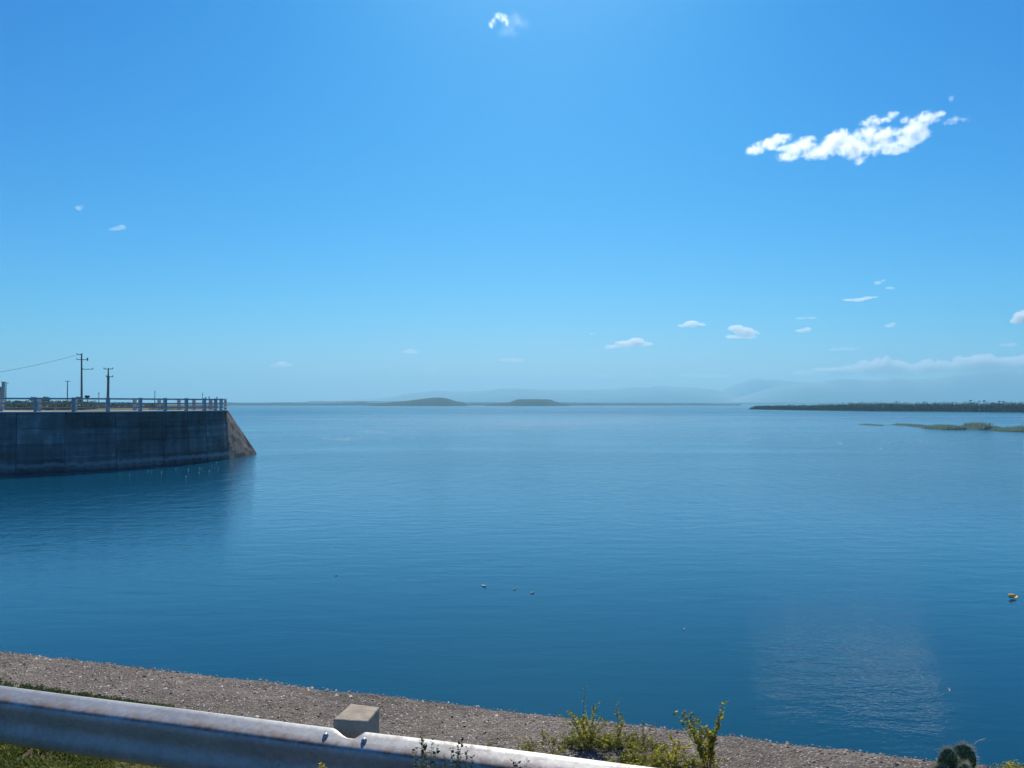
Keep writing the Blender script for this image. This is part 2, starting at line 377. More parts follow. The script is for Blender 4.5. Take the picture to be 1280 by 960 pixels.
# forest on the right-hand peninsula
def shore_y(px): return np.interp(px, [930, 938, 1000, 1100, 1280, 1500], [511.3, 511.6, 512.6, 513.9, 515.3, 516.6])
def top_y(px): return np.interp(px, [930, 938, 946, 990, 1020, 1045, 1076, 1500], [511, 508.8, 507.2, 506.4, 506.0, 504.6, 503.2, 502.6])
pt = [at(x, float(shore_y(x)), 0) for x in np.linspace(936, 1500, 60)]
vs = [(p.x, p.y, -.3) for p in pt] + [(p.x, p.y+2, .35) for p in pt] + [(p.x*1.6+60, p.y+420, .5) for p in pt]
n = len(pt); fs = [(i, i+1, n+i+1, n+i) for i in range(n-1)] + [(n+i, n+i+1, 2*n+i+1, 2*n+i) for i in range(n-1)]
mb = MB().add(vs, fs); tag(mb.build('peninsula', M['hill']), kind='structure')
C = []; Rd = []
for row in range(7):
    x = 939.0 + row
    while x < 1480:
        p = at(x, float(shore_y(x)), 0); p.y += 2 + row*5.5 + rng.uniform(-2, 2); p.x = (x-640)/1000*p.y
        hmax = atd(x, float(top_y(x)), p.y).z
        h = hmax*(rng.uniform(.6, .9) if row < 4 else rng.uniform(.78, 1.12))
        h = max(1.2, h); w = rng.uniform(1.4, 2.8)*min(1.3, h/4.5)
        C.append((p.x, p.y, h*.56)); Rd.append((w, w, h*.50))
        if rng.random() < .5: C.append((p.x+rng.uniform(-1, 1)*w, p.y-.5, h*.3)); Rd.append((w*.8, w*.8, h*.32))
        x += w*1000/p.y*rng.uniform(.7, 1.25)
V, F, T = leaf_cloud(120000, C, Rd, .75)
o = mesh_ob('forest', np_mesh('forest', V, F, T), M['forest'])
tag(o, 'dark green shoreline forest running along the peninsula at right', 'forest', None, 'stuff')

def small_tree(px, top, d, w, label, name='tree', crown='round', zb=0, mat='forest', cat='tree', group=None):
    t = atd(px, top, d); r = empty(name, (t.x, t.y, zb), label=label, cat=cat, group=group)
    h = t.z-zb; w = w*d/1000
    ch = (min(h*.8, w*.55) if crown == 'round' else w*.4)
    mb = MB().tube([(t.x, t.y, zb), (t.x+.02*h, t.y, zb+h*.5), (t.x, t.y, t.z-ch*.5)], [max(.10, h*.03), max(.08, h*.022), .06], 6)
    mb.build('trunk', M['wood'], r)
    n = 420
    cs = [(t.x+rng.uniform(-.3, .3)*w, t.y+rng.uniform(-.3, .3)*w, t.z-ch*rng.uniform(.4, .7)) for _ in range(6)]
    rs = [(w*.3, w*.3, ch*.38)]*6
    v, f, tn = leaf_cloud(n, cs, rs, max(.28, w*.2))
    mesh_ob('crown', np_mesh('crown', v, f, tn), M[mat], r)
    return r
small_tree(1212.6, 500.0, 480, 3.6, 'small round-topped tree standing clear above the forest, second tallest from the right', crown='flat')
small_tree(1224.6, 501.0, 482, 3.0, 'low tree just right of the tallest lollipop-shaped tree on the forest skyline', crown='flat')
small_tree(1230.0, 500.3, 482, 4.2, 'forked leaning tree in the middle of the right forest skyline', crown='flat')
small_tree(1249.0, 501.0, 484, 2.6, 'left of the two little treetops nearest the right end of the forest', crown='flat')
small_tree(1254.5, 501.4, 484, 3.4, 'right of the two little treetops nearest the right end of the forest', crown='flat')
small_tree(1121.2, 501.2, 560, 2.0, 'thin spindly tree rising over the middle of the forest', crown='flat')
small_tree(1101.0, 501.8, 570, 1.6, 'slender leftmost treetop poking above the forest', crown='flat')

# reed beds standing in the shallow water
def reed_bed(x0, x1, py, hpx, dense, label):
    a = at(x0, py, 0); b = at(x1, py, 0); L = (b-a).length; n = max(340, int(dense*L*1.5)); d = a.y
    u = np.clip(rng.beta(1.3, 1.3, n), 0, 1); lump = .55+.45*np.array([fbm(q*6+x0, 2, 1, 3)*1.3 for q in u])
    env = np.sin(PI*np.clip(u, .01, .99))**.4*np.clip(.35+1.6*np.array([.5+fbm(q*L*.22+x1, 5, 2, 2) for q in u]), .12, 1.1)
    X = a.x+(b.x-a.x)*u; Y = d + rng.uniform(-.03, .06, n)*d*.6
    H = hpx*d/1000*env*np.clip(lump, .3, 1.2)*rng.uniform(.5, 1.0, n)
    lean = rng.normal(0, .22, (n, 2))*H[:, None]; w = .035+.03*rng.random(n)
    V = np.stack([np.stack([X-w, Y, 0*X-.1], 1), np.stack([X+w, Y, 0*X-.1], 1), np.stack([X+lean[:, 0]+w*.5, Y+lean[:, 1], H], 1), np.stack([X+lean[:, 0]-w*.5, Y+lean[:, 1], H], 1)], 1).reshape(-1, 3)
    rb_ = empty('reed_bed', (float((a.x+b.x)/2), d, 0), label=label, cat='reeds')
    o = mesh_ob('reeds', np_mesh('reeds', V, np.arange(4*n).reshape(-1, 4), np.repeat(rng.random(n), 4)), M['reed'], rb_); o['kind'] = 'stuff'
reed_bed(1086, 1101, 531.6, 2.6, 90, 'tiny low tuft of reeds, farthest left of the reed beds in the lake')
reed_bed(1128, 1151, 532.0, 4.0, 110, 'thin low reed bed between the tiny tuft and the big reed bed')
reed_bed(1153, 1163, 534.6, 2.4, 90, 'short strip of reeds at the left tip of the big reed bed')
reed_bed(1168, 1249, 536.6, 11, 190, 'largest pale green reed bed standing in the shallow lake')
reed_bed(1253, 1320, 539.2, 8.5, 190, 'reed bed cut off by the right edge of the view')

# ------------------------------------------------------------------ dam wall on the left
DZ = 4.25
bpx = [(-260, 600), (-120, 597), (0, 593.3), (66, 590.7), (120, 588.2), (170, 585), (220, 581), (265, 577), (287, 574)]
basep = [at(x, y, 0) for x, y in bpx]
def resample(P, step):
    P = [Vector(p) for p in P]; L = [0]
    # smooth with Catmull-Rom first
    Q = []
    for i in range(len(P)-1):
        p0 = P[max(i-1, 0)]; p1 = P[i]; p2 = P[i+1]; p3 = P[min(i+2, len(P)-1)]
        for k in range(12):
            t = k/12; Q.append(.5*((2*p1)+(p2-p0)*t+(2*p0-5*p1+4*p2-p3)*t*t+(3*p1-p0-3*p2+p3)*t**3))
    Q.append(P[-1])
    for a, b in zip(Q, Q[1:]): L.append(L[-1]+(b-a).length)
    n = max(1, round(L[-1]/step)); out = []
    for k in range(n+1):
        s = L[-1]*k/n; i = max(0, min(len(Q)-2, np.searchsorted(L, s)-1)); f = (s-L[i])/max(1e-9, L[i+1]-L[i])
        out.append(Q[i].lerp(Q[i+1], f))
    return out
bl = resample(basep, .5)                                  # base line at the water, half-metre stations
def nrm(P, i):
    d = (P[min(i+1, len(P)-1)]-P[max(i-1, 0)]).normalized(); return Vector((d.y, -d.x, 0))      # points to the lake
tl = [p - nrm(bl, i)*.35 for i, p in enumerate(bl)]
wall = empty('dam_wall', bl[len(bl)//2], label='long curved concrete dam wall with stained panels rising from the water at left', cat='dam wall')
NB = len(bl); TIP = at(321, 567, 0); T2 = Vector(((285.5-640)/1000*74.3, 74.3, DZ))
THK = 4.2
def wp(i, f, out=0.0):                                     # point on the front face: station i, height fraction f
    a = bl[i]; b = tl[i]; p = a.lerp(b, f)
    return Vector((p.x, p.y, -1.0+(DZ+1.0)*f if f < 0 else DZ*f)) + nrm(bl, i)*out
mb = MB(); vs = []
for i in range(NB):
    n = nrm(bl, i); q = -n*THK
    vs += [wp(i, 0, -.10)-Vector((0, 0, 1)), wp(i, 1, -.10)-Vector((0, 0, .02)), wp(i, 1, -.10)+q-Vector((0, 0, .02)), wp(i, 0, -.10)+q-Vector((0, 0, 1))]
fs = [(4*i+k, 4*i+4+k, 4*i+4+(k+1) % 4, 4*i+(k+1) % 4) for i in range(NB-1) for k in range(4)] + [(0, 1, 2, 3), (4*NB-4, 4*NB-1, 4*NB-2, 4*NB-3)]
mb.add(vs, fs); mb.build('wall_core', M['conc'], wall)
# cast panels: columns between vertical joints, four lifts
arc = [0]
for a, b in zip(bl, bl[1:]): arc.append(arc[-1]+(b-a).length)
def st_at(px):                                             # station whose base point projects to px
    return min(range(NB), key=lambda i: abs(640+1000*bl[i].x/bl[i].y-px))
cols = [0, st_at(-150), st_at(-60), st_at(23), st_at(80), st_at(144), st_at(176), st_at(207), st_at(240), st_at(262), NB-1]
lifts = [-.06, .22, .48, .74, 1.0]
for ci in range(len(cols)-1):
    for li in range(4):
        i0, i1 = cols[ci], cols[ci+1]
        if i1 <= i0: continue
        f0, f1 = lifts[li]+.004, lifts[li+1]-.004
        out = rng.uniform(-.02, .03)
        mb = MB(); vs = []
        for i in range(i0, i1+1):
            sh = (.025 if i == i0 else -.025 if i == i1 else 0)*1.0
            d = (bl[min(i+1, NB-1)]-bl[max(i-1, 0)]).normalized()*sh
            for f, o_ in ((f0, out), (f1, out), (f1, -.08), (f0, -.08)):
                p = bl[i].lerp(tl[i], f); vs.append(Vector((p.x, p.y, DZ*f))+nrm(bl, i)*o_+d)
        m_ = i1-i0+1
        fs = [(4*k+j, 4*k+4+j, 4*k+4+(j+1) % 4, 4*k+(j+1) % 4) for k in range(m_-1) for j in range(4)] + [(0, 1, 2, 3), (4*m_-4, 4*m_-1, 4*m_-2, 4*m_-3)]
        mb.add(vs, fs); mb.build('panel', M['panel'], wall)
# sloping end buttress
B1 = bl[-1]; T1 = Vector((tl[-1].x, tl[-1].y, DZ))
mb = MB(); ns = 18; nh = 12; vs = []
for j in range(nh+1):
    f = j/nh
    for k in range(ns+1):
        u = k/ns; a = B1.lerp(TIP, u); b = T1.lerp(T2, u); p = a.lerp(b, f); p.z = DZ*f
        w = .10*fbm(u*4, f*5, 2, 4)*(1 if 0 < f < 1 else 0)
        vs.append(p+Vector((.9, .1, .4))*w)
for k in range(ns+1): a = B1.lerp(TIP, k/ns); vs.append(Vector((a.x, a.y, -1)))
fs = [(j*(ns+1)+k, j*(ns+1)+k+1, (j+1)*(ns+1)+k+1, (j+1)*(ns+1)+k) for j in range(nh) for k in range(ns)]
o_ = (nh+1)*(ns+1); fs += [(o_+k, o_+k+1, k+1, k) for k in range(ns)]
bk = [Vector((TIP.x-4.2, TIP.y+.2, -1)), Vector((T2.x-4.1, T2.y+.2, DZ)), Vector((T1.x-4.1, T1.y+.3, DZ))]
nv = len(vs); vs += bk
fs += [(nh*(ns+1), nh*(ns+1)+ns, nv+1, nv+2), (nh*(ns+1)+ns, ns, o_+ns, nv, nv+1)]
mb.add(vs, fs); mb.build('sloping_end', M['endc'], wall)
# deck slab with a slim edge
mb = MB(); vs = []
for i in range(NB):
    n = nrm(bl, i); e = Vector((tl[i].x, tl[i].y, 0))
    for o2, z in ((.10, DZ), (.10, DZ+.10), (-THK-.1, DZ+.10), (-THK-.1, DZ)): vs.append(e+n*o2+Vector((0, 0, z)))
e = Vector((T2.x, T2.y, 0)); n = nrm(bl, NB-1)
for o2, z in ((.10, DZ), (.10, DZ+.10), (-THK-.1, DZ+.10), (-THK-.1, DZ)): vs.append(e+n*o2+Vector((0, 0, z)))
m_ = NB+1
fs = [(4*k+j, 4*k+4+j, 4*k+4+(j+1) % 4, 4*k+(j+1) % 4) for k in range(m_-1) for j in range(4)] + [(0, 1, 2, 3), (4*m_-4, 4*m_-1, 4*m_-2, 4*m_-3)]
mb.add(vs, fs); mb.build('deck', M['deck'], wall)

# concrete post-and-rail railings along both edges of the deck
DT = DZ+.10
def pxs(line, L, s):
    i = max(0, min(len(line)-2, int(np.searchsorted(L, s))-1)); f = (s-L[i])/max(1e-6, L[i+1]-L[i]); p = line[i].lerp(line[i+1], f); return 640+1000*p.x/p.y
def railing(line, step0, label, spacing=2.42, hh=.98, rails=((.88, .98, .16), (.54, .62, .08), (.22, .30, .08))):
    r = empty('deck_railing', line[0], label=label, cat='railing', group='railings along the dam deck')
    for (z0, z1, w) in rails:
        mb = MB(); vs = []
        for i, p in enumerate(line):
            n = nrm(line, i)
            for a, z in ((w/2, z0), (w/2, z1), (-w/2, z1), (-w/2, z0)): vs.append(Vector((p.x, p.y, DT+z))+n*a)
        m_ = len(line)
        fs = [(4*k+j, 4*k+4+j, 4*k+4+(j+1) % 4, 4*k+(j+1) % 4) for k in range(m_-1) for j in range(4)] + [(0, 1, 2, 3), (4*m_-4, 4*m_-1, 4*m_-2, 4*m_-3)]
        mb.add(vs, fs).build('rail', M['railc'], r)
    L = [0]
    for a, b in zip(line, line[1:]): L.append(L[-1]+(b-a).length)
    pm = None
    if hasattr(step0, '__len__'):
        sl = [min(np.linspace(0, L[-1], 2000), key=lambda q: abs(pxs(line, L, q)-c)) for c in step0]
    else: sl = list(np.arange(step0, L[-1]+.01, spacing))
    for s in sl:
        i = max(0, min(len(line)-2, int(np.searchsorted(L, s))-1)); f = (s-L[i])/max(1e-6, L[i+1]-L[i]); p = line[i].lerp(line[i+1], f)
        d = (line[i+1]-line[i]).normalized(); ang = math.atan2(d.y, d.x)
        if pm is None: pm = MB().box((0, 0, .51), (.22, .22, 1.02)).build('railing_post', M['railc'], r, bevel=.015); o = pm
        else: o = pm.copy(); COL.objects.link(o); o.parent = r
        if o is pm: o.data.transform(Matrix.Translation(r.location))      # undo the shift into the parent's space
        o.location = Vector((p.x, p.y, DT))-r.location; o.rotation_euler = (0, 0, ang)
front = [p - nrm(bl, i)*.55 for i, p in enumerate(bl)]; front = [Vector((p.x, p.y, 0)) for p in front]
front.append(front[-1].lerp(Vector((T2.x-.2, T2.y-.2, 0)), .5)); front.append(Vector((T2.x-.2, T2.y-.2, 0)))
tot = sum((b-a).length for a, b in zip(front, front[1:])); 
railing(front, [-230, -170, -110, -57, -6, 44.5, 92, 135, 175.5, 206.5, 233, 255.5, 269.5, 276.5, 282.5], 'grey concrete post-and-rail railing along the lake-side edge of the dam deck')
back = [p - nrm(bl, i)*(THK-.1) for i, p in enumerate(bl)]; back = [Vector((p.x, p.y, 0)) for p in back if 1]
i0 = st_at(120); bk2 = [back[i] for i in range(len(back))]
bk2 = bk2[:-1]; railing(bk2, .7, 'farther grey concrete railing along the back edge of the dam deck')
endl = [front[-1], front[-1].lerp(bk2[-1]+Vector((0, 0, 0)), .97)]
railing([endl[0]+Vector((-.3, .02, 0)), endl[1]], 1.2, 'short grey railing closing the tip of the dam deck', spacing=1.7)

# land behind the wall
pts = []
near = [tl[i]-nrm(bl, i)*(THK+.05) for i in range(0, st_at(150))]
lp = [Vector((p.x, p.y, 0)) for p in near]
poly = lp + [Vector((-33.5, 74, 0)), Vector((-50, 110, 0)), Vector((-104, 230, 0)), Vector((-200, 520, 0)), Vector((-330, 900, 0)), Vector((-1500, 900, 0)), Vector((-1500, 300, 0)), Vector((-220, 40, 0))]
bm = bmesh.new(); top = [bm.verts.new((p.x, p.y, DZ-.05)) for p in poly]; bot = [bm.verts.new((p.x, p.y, -1)) for p in poly]
bm.faces.new(top); 
for i in range(len(poly)): j = (i+1) % len(poly); bm.faces.new((top[i], top[j], bot[j], bot[i]))
bmesh.ops.recalc_face_normals(bm, faces=bm.faces)
me = bpy.data.meshes.new('left_bank'); bm.to_mesh(me); bm.free(); tag(mesh_ob('left_bank', me, M['field']), kind='structure')
# pale road strip on the bank
rd = []
for px_, y_ in ((-60, 70), (0, 66), (60, 66), (110, 70), (150, 80)):
    rd.append(Vector(((px_-640)/1000*y_, y_, DZ-.04)))
rp2 = [p + Vector((-3, 12, 0)) for p in rd]
mb = MB().add(rd+rp2, [(i, i+1, 5+i+1, 5+i) for i in range(4)]); tag(mb.build('bank_road', M['deck']), kind='structure')

# scrub on the bank
C = []; Rd = []
for _ in range(900):
    y = 90*math.exp(rng.random()*2.0); px = rng.uniform(-60, 205) if y > 130 else rng.uniform(-60, 120)
    x = (px-640)/1000*y
    lim = (504.2 if px > 170 else 501.8 if px > 120 else 499.6)
    hmax = max(.25, atd(px, lim, y).z-DZ); h = hmax*rng.uniform(.35, 1.0); h = min(h, 3.2)
    C.append((x, y, DZ+h*.4)); Rd.append((h*rng.uniform(.9, 1.8), h, h*.6))
V, F, T = leaf_cloud(52000, C, Rd, .34)
o = mesh_ob('scrub', np_mesh('scrub', V, F, T), M['shrub'])
tag(o, 'low dusty scrub covering the bank behind the dam railing', 'scrub', None, 'stuff')
for (px, top_, w, d, lab) in ((41, 495.8, 9, 150, 'rounded bush above the railing, leftmost bush beyond the dam wall'),
                              (57.5, 495.4, 11, 155, 'broad bush above the railing between the leftmost bush and the thin pole'),
                              (98.5, 495.8, 6, 160, 'low bush just left of the tall pole foot'),
                              (109.2, 494.3, 5.4, 150, 'small dark rounded tree just right of the tall pole')):
    small_tree(px, top_, d, w, lab, zb=DZ, cat='bush', name='bush', mat='shrub' if px != 109.2 else 'forest')

# utility poles
def pole(px, top_, d, rb, rt, arms, label, lean=0, ins=True):
    t = atd(px, top_, d); r = empty('utility_pole', (t.x-lean*-1, d, DZ-.05), label=label, cat='utility pole', group='poles beyond the dam')
    b = Vector((t.x+lean, d, DZ-.05))
    mid = b.lerp(t, .5)
    MB().tube([b, mid, t], [rb, (rb+rt)/2, rt], 10).build('pole_shaft', M['wood'], r, smooth=False)
    for (x0, x1, y) in arms:
        a0 = atd(x0, y, d-.2); a1 = atd(x1, y, d-.2); c = (a0+a1)/2
        w = max(.09, .00055*d)
        arm = MB().box(c, (abs(x1-x0)*d/1000, w, w)).build('crossarm', M['wood'], r)
        if ins:
            for q in (a0, a1) if x1-x0 > 5 else (a0,):
                mb_ins(q, w, r)
    return r
def mb_ins(q, w, r):
    MB().tube([q+Vector((0, 0, w*.45)), q+Vector((0, 0, .12)), q+Vector((0, 0, .2))], [.04, .07, .04], 8).build('insulator', M['dark'], r)
tp = pole(102, 442, 120, .17, .10, [(96.3, 102.5, 443.2), (96.2, 109.4, 449.5), (103, 116, 461.5)], 'tallest utility pole with three crossarms above the dam railing', lean=.12)
q = atd(109.4, 449, 120-.2); MB().tube([q-Vector((0, 0, .25)), q+Vector((0, 0, .22))], .09, 8).build('fuse_switch', M['dark'], tp)
sp = pole(135.4, 460.2, 110, .22, .08, [(130, 141, 461.2), (133, 141, 471)], 'thick-footed utility pole with two crossarms, right of the tallest pole')
q0 = atd(135.4, 470, 110); MB().tube([Vector((q0.x, 110, DZ)), Vector((q0.x, 110, q0.z))], .16, 10).build('pole_sleeve', M['wood'], sp)
pole(84.5, 475.8, 200, .14, .10, [(81, 87.8, 476.6)], 'thin distant utility pole left of the tallest pole', ins=False)
pole(7.6, 477.6, 150, .10, .07, [(7.4, 11, 478.8)], 'thin pole right beside the stout gatepost at the left edge', ins=False)
pole(123.6, 490, 260, .12, .08, [(122.5, 124.8, 492)], 'faint tiny pole between the two big poles', ins=False)
pole(193.6, 488.4, 260, .16, .08, [(192.8, 194.6, 490)], 'tiny distant pole showing over the middle of the railing', ins=False)
pole(253.2, 490.6, 300, .14, .08, [(252.4, 254, 493)], 'tiny distant pole showing over the right end of the railing', ins=False)
for px, ty, lab in ((257.2, 496.4, 'left stub of three posts over the railing tip'), (261.4, 495.8, 'middle stub of three posts over the railing tip'), (271.3, 496.2, 'right stub of three posts over the railing tip')):
    t = atd(px, ty, 200); o = MB().tube([(t.x, t.y, -1), (t.x, t.y, t.z-.3), (t.x, t.y, t.z)], [.10, .10, .2], 8).build('marker_post', M['wood']); base(o); tag(o, lab, 'post', 'marker posts in the water behind the dam')
# gatepost and block building at the very left
c = atd(4.3, 478, 90); r = empty('gatepost', (c.x, 90, DZ-.05), label='stout dark gatepost beside the pale building at the left edge', cat='post')
MB().box((c.x, 90, (DZ+c.z)/2), (.24, .24, c.z-DZ)).build('shaft', M['railc'], r, bevel=.01); MB().box((c.x, 90, c.z+.04), (.32, .32, .08)).build('cap', M['railc'], r, bevel=.01)
c = atd(1.6, 484.2, 94); c.x = -.6375*97; r = empty('block_building', (c.x-2.5, 95.5, DZ-.05), label='pale blockwork building corner cut by the left edge of the view', cat='building')
MB().box((c.x-2.5, 95.5, (DZ+c.z)/2), (5, 3, c.z-DZ)).build('wall', M['block'], r); MB().box((c.x-2.5, 95.5, c.z+.06), (5.3, 3.3, .12)).build('roof', M['conc'], r)
MB().box((c.x-1.4, 93.97, DZ+1.35), (.8, .06, .7)).build('window', M['dark'], r)
# power line sagging to the left
a = atd(96.4, 443.6, 119.8); b = atd(-110, 478.5, 95); k = 24
mid = [a.lerp(b, i/k) - Vector((0, 0, .55*4*(i/k)*(1-i/k))) for i in range(k+1)]
o = MB().tube(mid, .022, 5).build('power_line', M['dark']); tag(o, 'single thin power line sagging left from the top of the tallest pole', 'cable')

# ------------------------------------------------------------------ seawall in front, verge
E0 = at(0, 813, G); E1 = at(1160, 948, G); U = (E1-E0).normalized(); Q = Vector((U.y, -U.x, 0))   # Q points to the camera
def EP(s, q, z=G): p = E0+U*s+Q*q; return Vector((p.x, p.y, z))
def sq(p): d = Vector((p.x, p.y, 0))-Vector((E0.x, E0.y, 0)); return d.dot(U), d.dot(Q)
sw = empty('seawall', EP(4, .5, 0), label='low grey seawall with a rough pebbly top running along the lake edge', cat='seawall')
ns, nq = 620, 56; s_ = np.concatenate([np.linspace(-22, -3, 60), np.linspace(-3, 12, ns-110)[1:], np.linspace(12, 30, 52)[1:]]); ns = len(s_)
q_ = np.concatenate([[0, 0, 0, .004, .012, .028], np.linspace(.045, 1.15, nq-6)]); zoff = np.concatenate([[-3.4, -.20, -.035, -.014, -.005, -.001], np.zeros(nq-6)])
V = []
for s in s_:
    ed = .013*fbm(s*7, 1, 0, 5) + .012*fbm(s*1.3, 4, 0, 3)
    for j, q in enumerate(q_):
        p = E0+U*s+Q*(q+(ed if q < .03 else ed*max(0, 1-q/.12)))
        V.append((p.x, p.y, G+zoff[j]+(.010*fbm(s*2.2, q*2.2, 1, 4)+.004*fbm(s*18, q*18, 3, 3) if j > 1 else 0) - (max(0, q-.8)*.25)))
i = np.arange(ns-1)[:, None]*nq + np.arange(nq-1)[None]
F = np.stack([i, i+nq, i+nq+1, i+1], -1).reshape(-1, 4)
mesh_ob('ledge', np_mesh('ledge', V, F), M['ledge'], sw, smooth=True)
def boundary(s): return .60 + .10*fbm(s*1.7, 7, 0, 4) + (.10 if s < 2.2 else .16) + .10*max(0, min(1, (s-2.2)/1.5))
# loose and embedded pebbles of the exposed aggregate
n = 30000
s = rng.uniform(-.4, 8.2, n); q = rng.uniform(-.004, 1.1, n)
size = .0030+.0075*rng.random(n)**3+.007*rng.random(n)**14
bs = np.array([[x*math.cos(a)*w, y*math.sin(b)*w, z] for x, a, y, b, z, w in []]) if 0 else None
ring = np.array([[math.cos(k*PI/3), math.sin(k*PI/3), 0] for k in range(6)])
tmpl = np.concatenate([ring, ring[::2]*[.6, .6, 0]+[0, 0, .55]])
Fp = np.array([(0, 1, 6), (1, 2, 7), (1, 7, 6), (2, 3, 7), (3, 4, 8), (3, 8, 7), (4, 5, 8), (5, 0, 6), (5, 6, 8), (6, 7, 8)])
an = rng.random(n)*2*PI; sc = np.stack([size*(.8+.6*rng.random(n)), size*(.6+.4*rng.random(n)), size*(.5+.7*rng.random(n))], 1)
T9 = tmpl[None]*sc[:, None]*(1+.25*rng.normal(size=(n, 9, 1)))
ca, sa = np.cos(an)[:, None], np.sin(an)[:, None]
X = T9[..., 0]*ca-T9[..., 1]*sa; Y = T9[..., 0]*sa+T9[..., 1]*ca; Z = T9[..., 2]
zz = np.array([.010*fbm(a*2.2, b*2.2, 1, 4)+.004*fbm(a*18, b*18, 3, 3)-max(0, b-.8)*.25 for a, b in zip(s, q)])
cx = E0.x+U.x*s+Q.x*q; cyy = E0.y+U.y*s+Q.y*q
V = np.stack([cx[:, None]+X, cyy[:, None]+Y, G+zz[:, None]-.0015+Z], -1).reshape(-1, 3)
F = (np.arange(n)[:, None, None]*9+Fp[None]).reshape(-1, 3)
o = mesh_ob('pebbles', np_mesh('pebbles', V, F, np.repeat(rng.random(n), 9)), M['pebble'], sw); o['kind'] = 'stuff'

# verge ground
ss = np.linspace(-25, 32, 300); qs = np.concatenate([np.linspace(.62, 3.2, 60), np.linspace(3.4, 30, 20)])
def gz(s, q): return G - .012 + .028*fbm(s*1.1, q*1.1, 5, 4) + .012*min(1, max(0, (q-.7)/.6)) - (.03 if q < .8 else 0)
V = [(*(E0+U*s+Q*q).xy, gz(s, q)) for s in ss for q in qs]; m_ = len(qs)
i = np.arange(len(ss)-1)[:, None]*m_ + np.arange(m_-1)[None]
tag(mesh_ob('verge_ground', np_mesh('verge_ground', V, np.stack([i, i+m_, i+m_+1, i+1], -1).reshape(-1, 4)), M['soil'], smooth=True), kind='structure')

qs2 = (5.2, 12.5); V = [EP(a, b, G+.06) for a in (-24, 31) for b in qs2]
tag(MB().add(V, [(0, 1, 3, 2)]).build('road', M['asphalt']), kind='structure')
# grass and creeping ground cover
def blades(n, srange, qfun, hmin, hmax, w, keep=None):
    out = []
    s = rng.uniform(*srange, n); qa = np.array([qfun(x) for x in s]); q = qa + rng.random(n)*(2.5-qa)
    k = np.array([fbm(a*3.1, b*3.1, 2, 3) for a, b in zip(s, q)])
    m = k > -.55
    s, q, k = s[m], q[m], k[m]; n = len(s)
    z = np.array([gz(a, b) for a, b in zip(s, q)])
    h = (hmin+(hmax-hmin)*rng.random(n))*(.6+.9*np.clip(k+.3, 0, 1))
    an = rng.random(n)*2*PI; ln = (.3+.8*rng.random(n))*h; ux, uy = np.cos(an), np.sin(an)
    x = E0.x+U.x*s+Q.x*q; y = E0.y+U.y*s+Q.y*q; ww = w*(.5+.8*rng.random(n))
    px_, py_ = -uy*ww, ux*ww
    A = np.stack([x-px_, y-py_, z-.01], 1); B = np.stack([x+px_, y+py_, z-.01], 1)
    C_ = np.stack([x+ux*ln*.4+px_, y+uy*ln*.4+py_, z+h*.65], 1); D = np.stack([x+ux*ln*.4-px_, y+uy*ln*.4-py_, z+h*.65], 1)
    E = np.stack([x+ux*ln, y+uy*ln, z+h*.9], 1)
    V = np.stack([A, B, C_, D, E], 1).reshape(-1, 3); b = np.arange(n)[:, None]*5
    F = np.concatenate([b+[0, 1, 2], b+[0, 2, 3], b+[3, 2, 4]])
    t = np.clip(.45+.8*k+.25*rng.normal(size=n), 0, 1)
    return V, F, np.repeat(t, 5)
V, F, T = blades(110000, (-1.4, 3.4), lambda s: boundary(s)-.04, .02, .07, .0036)
o = mesh_ob('grass', np_mesh('grass', V, F, T), M['grass']); tag(o, 'short green and straw coloured grass along the foot of the guardrail', 'grass', None, 'stuff')
V, F, T = blades(9000, (3.2, 9.0), lambda s: boundary(s)+.02, .015, .06, .003)
T = np.clip(T+.22, 0, 1)
o = mesh_ob('dry_grass', np_mesh('dry_grass', V, F, T), M['grass']); tag(o, 'sparse dry grass and litter between guardrail and seawall at right', 'grass', None, 'stuff')
# creeping plants on the inner edge of the ledge, left
def patch(name, n, cs, rs, size, mat, label, cat='ground cover'):
    V, F, T = leaf_cloud(n, cs, rs, size); o = mesh_ob(name, np_mesh(name, V, F, T), mat); tag(o, label, cat, None, 'stuff'); return o
cs = []; rs = []
for _ in range(420):
    s = rng.uniform(-.5, 2.5); q = boundary(s)-rng.uniform(-.06, .17)*max(.1, 1-.36*max(0, s))
    p = EP(s, q, G+.012); cs.append(p); h = rng.uniform(.02, .05); rs.append((h, h, h*.55))
patch('creeping_weed', 22000, cs, rs, .017, M['bigw'], 'dark green creeping weed along the seawall edge behind the guardrail at left')
cs = []; rs = []
for _ in range(60):
    s = rng.uniform(2.6, 3.2); q = boundary(s)-rng.uniform(-.04, .05); cs.append(EP(s, q, G+.01)); rs.append((.03, .03, .015))
patch('creeping_weed', 1600, cs, rs, .012, M['weed'], 'small yellowish creeping weed just left of the concrete post')

# ------------------------------------------------------------------ guardrail
RT = EYE-1.56
A0 = at(0, 857.5, RT); A1 = at(820, 960, RT); RU = (A1-A0).normalized(); RQ = Vector((RU.y, -RU.x, 0))
gr = empty('guardrail', (A0.x-5*RU.x, A0.y-5*RU.y, G), rz=math.atan2(RU.y, RU.x), label='galvanised W-beam guardrail with rust stained upper ridge crossing the foreground', cat='guardrail')
RB = RT-.312-G
prof = [(0.0, .312), (-.008, .3125), (-.030, .304), (-.062, .2925), (-.090, .2815), (-.103, .274), (-.109, .264), (-.111, .250), (-.110, .238), (-.107, .224), (-.102, .208), (-.096, .188), (-.092, .172), (-.090, .160),
        (-.090, .148), (-.091, .136), (-.094, .120), (-.098, .104), (-.100, .090), (-.101, .078), (-.099, .060), (-.094, .044), (-.086, .030), (-.072, .014), (-.056, 0), (-.052, 0)]
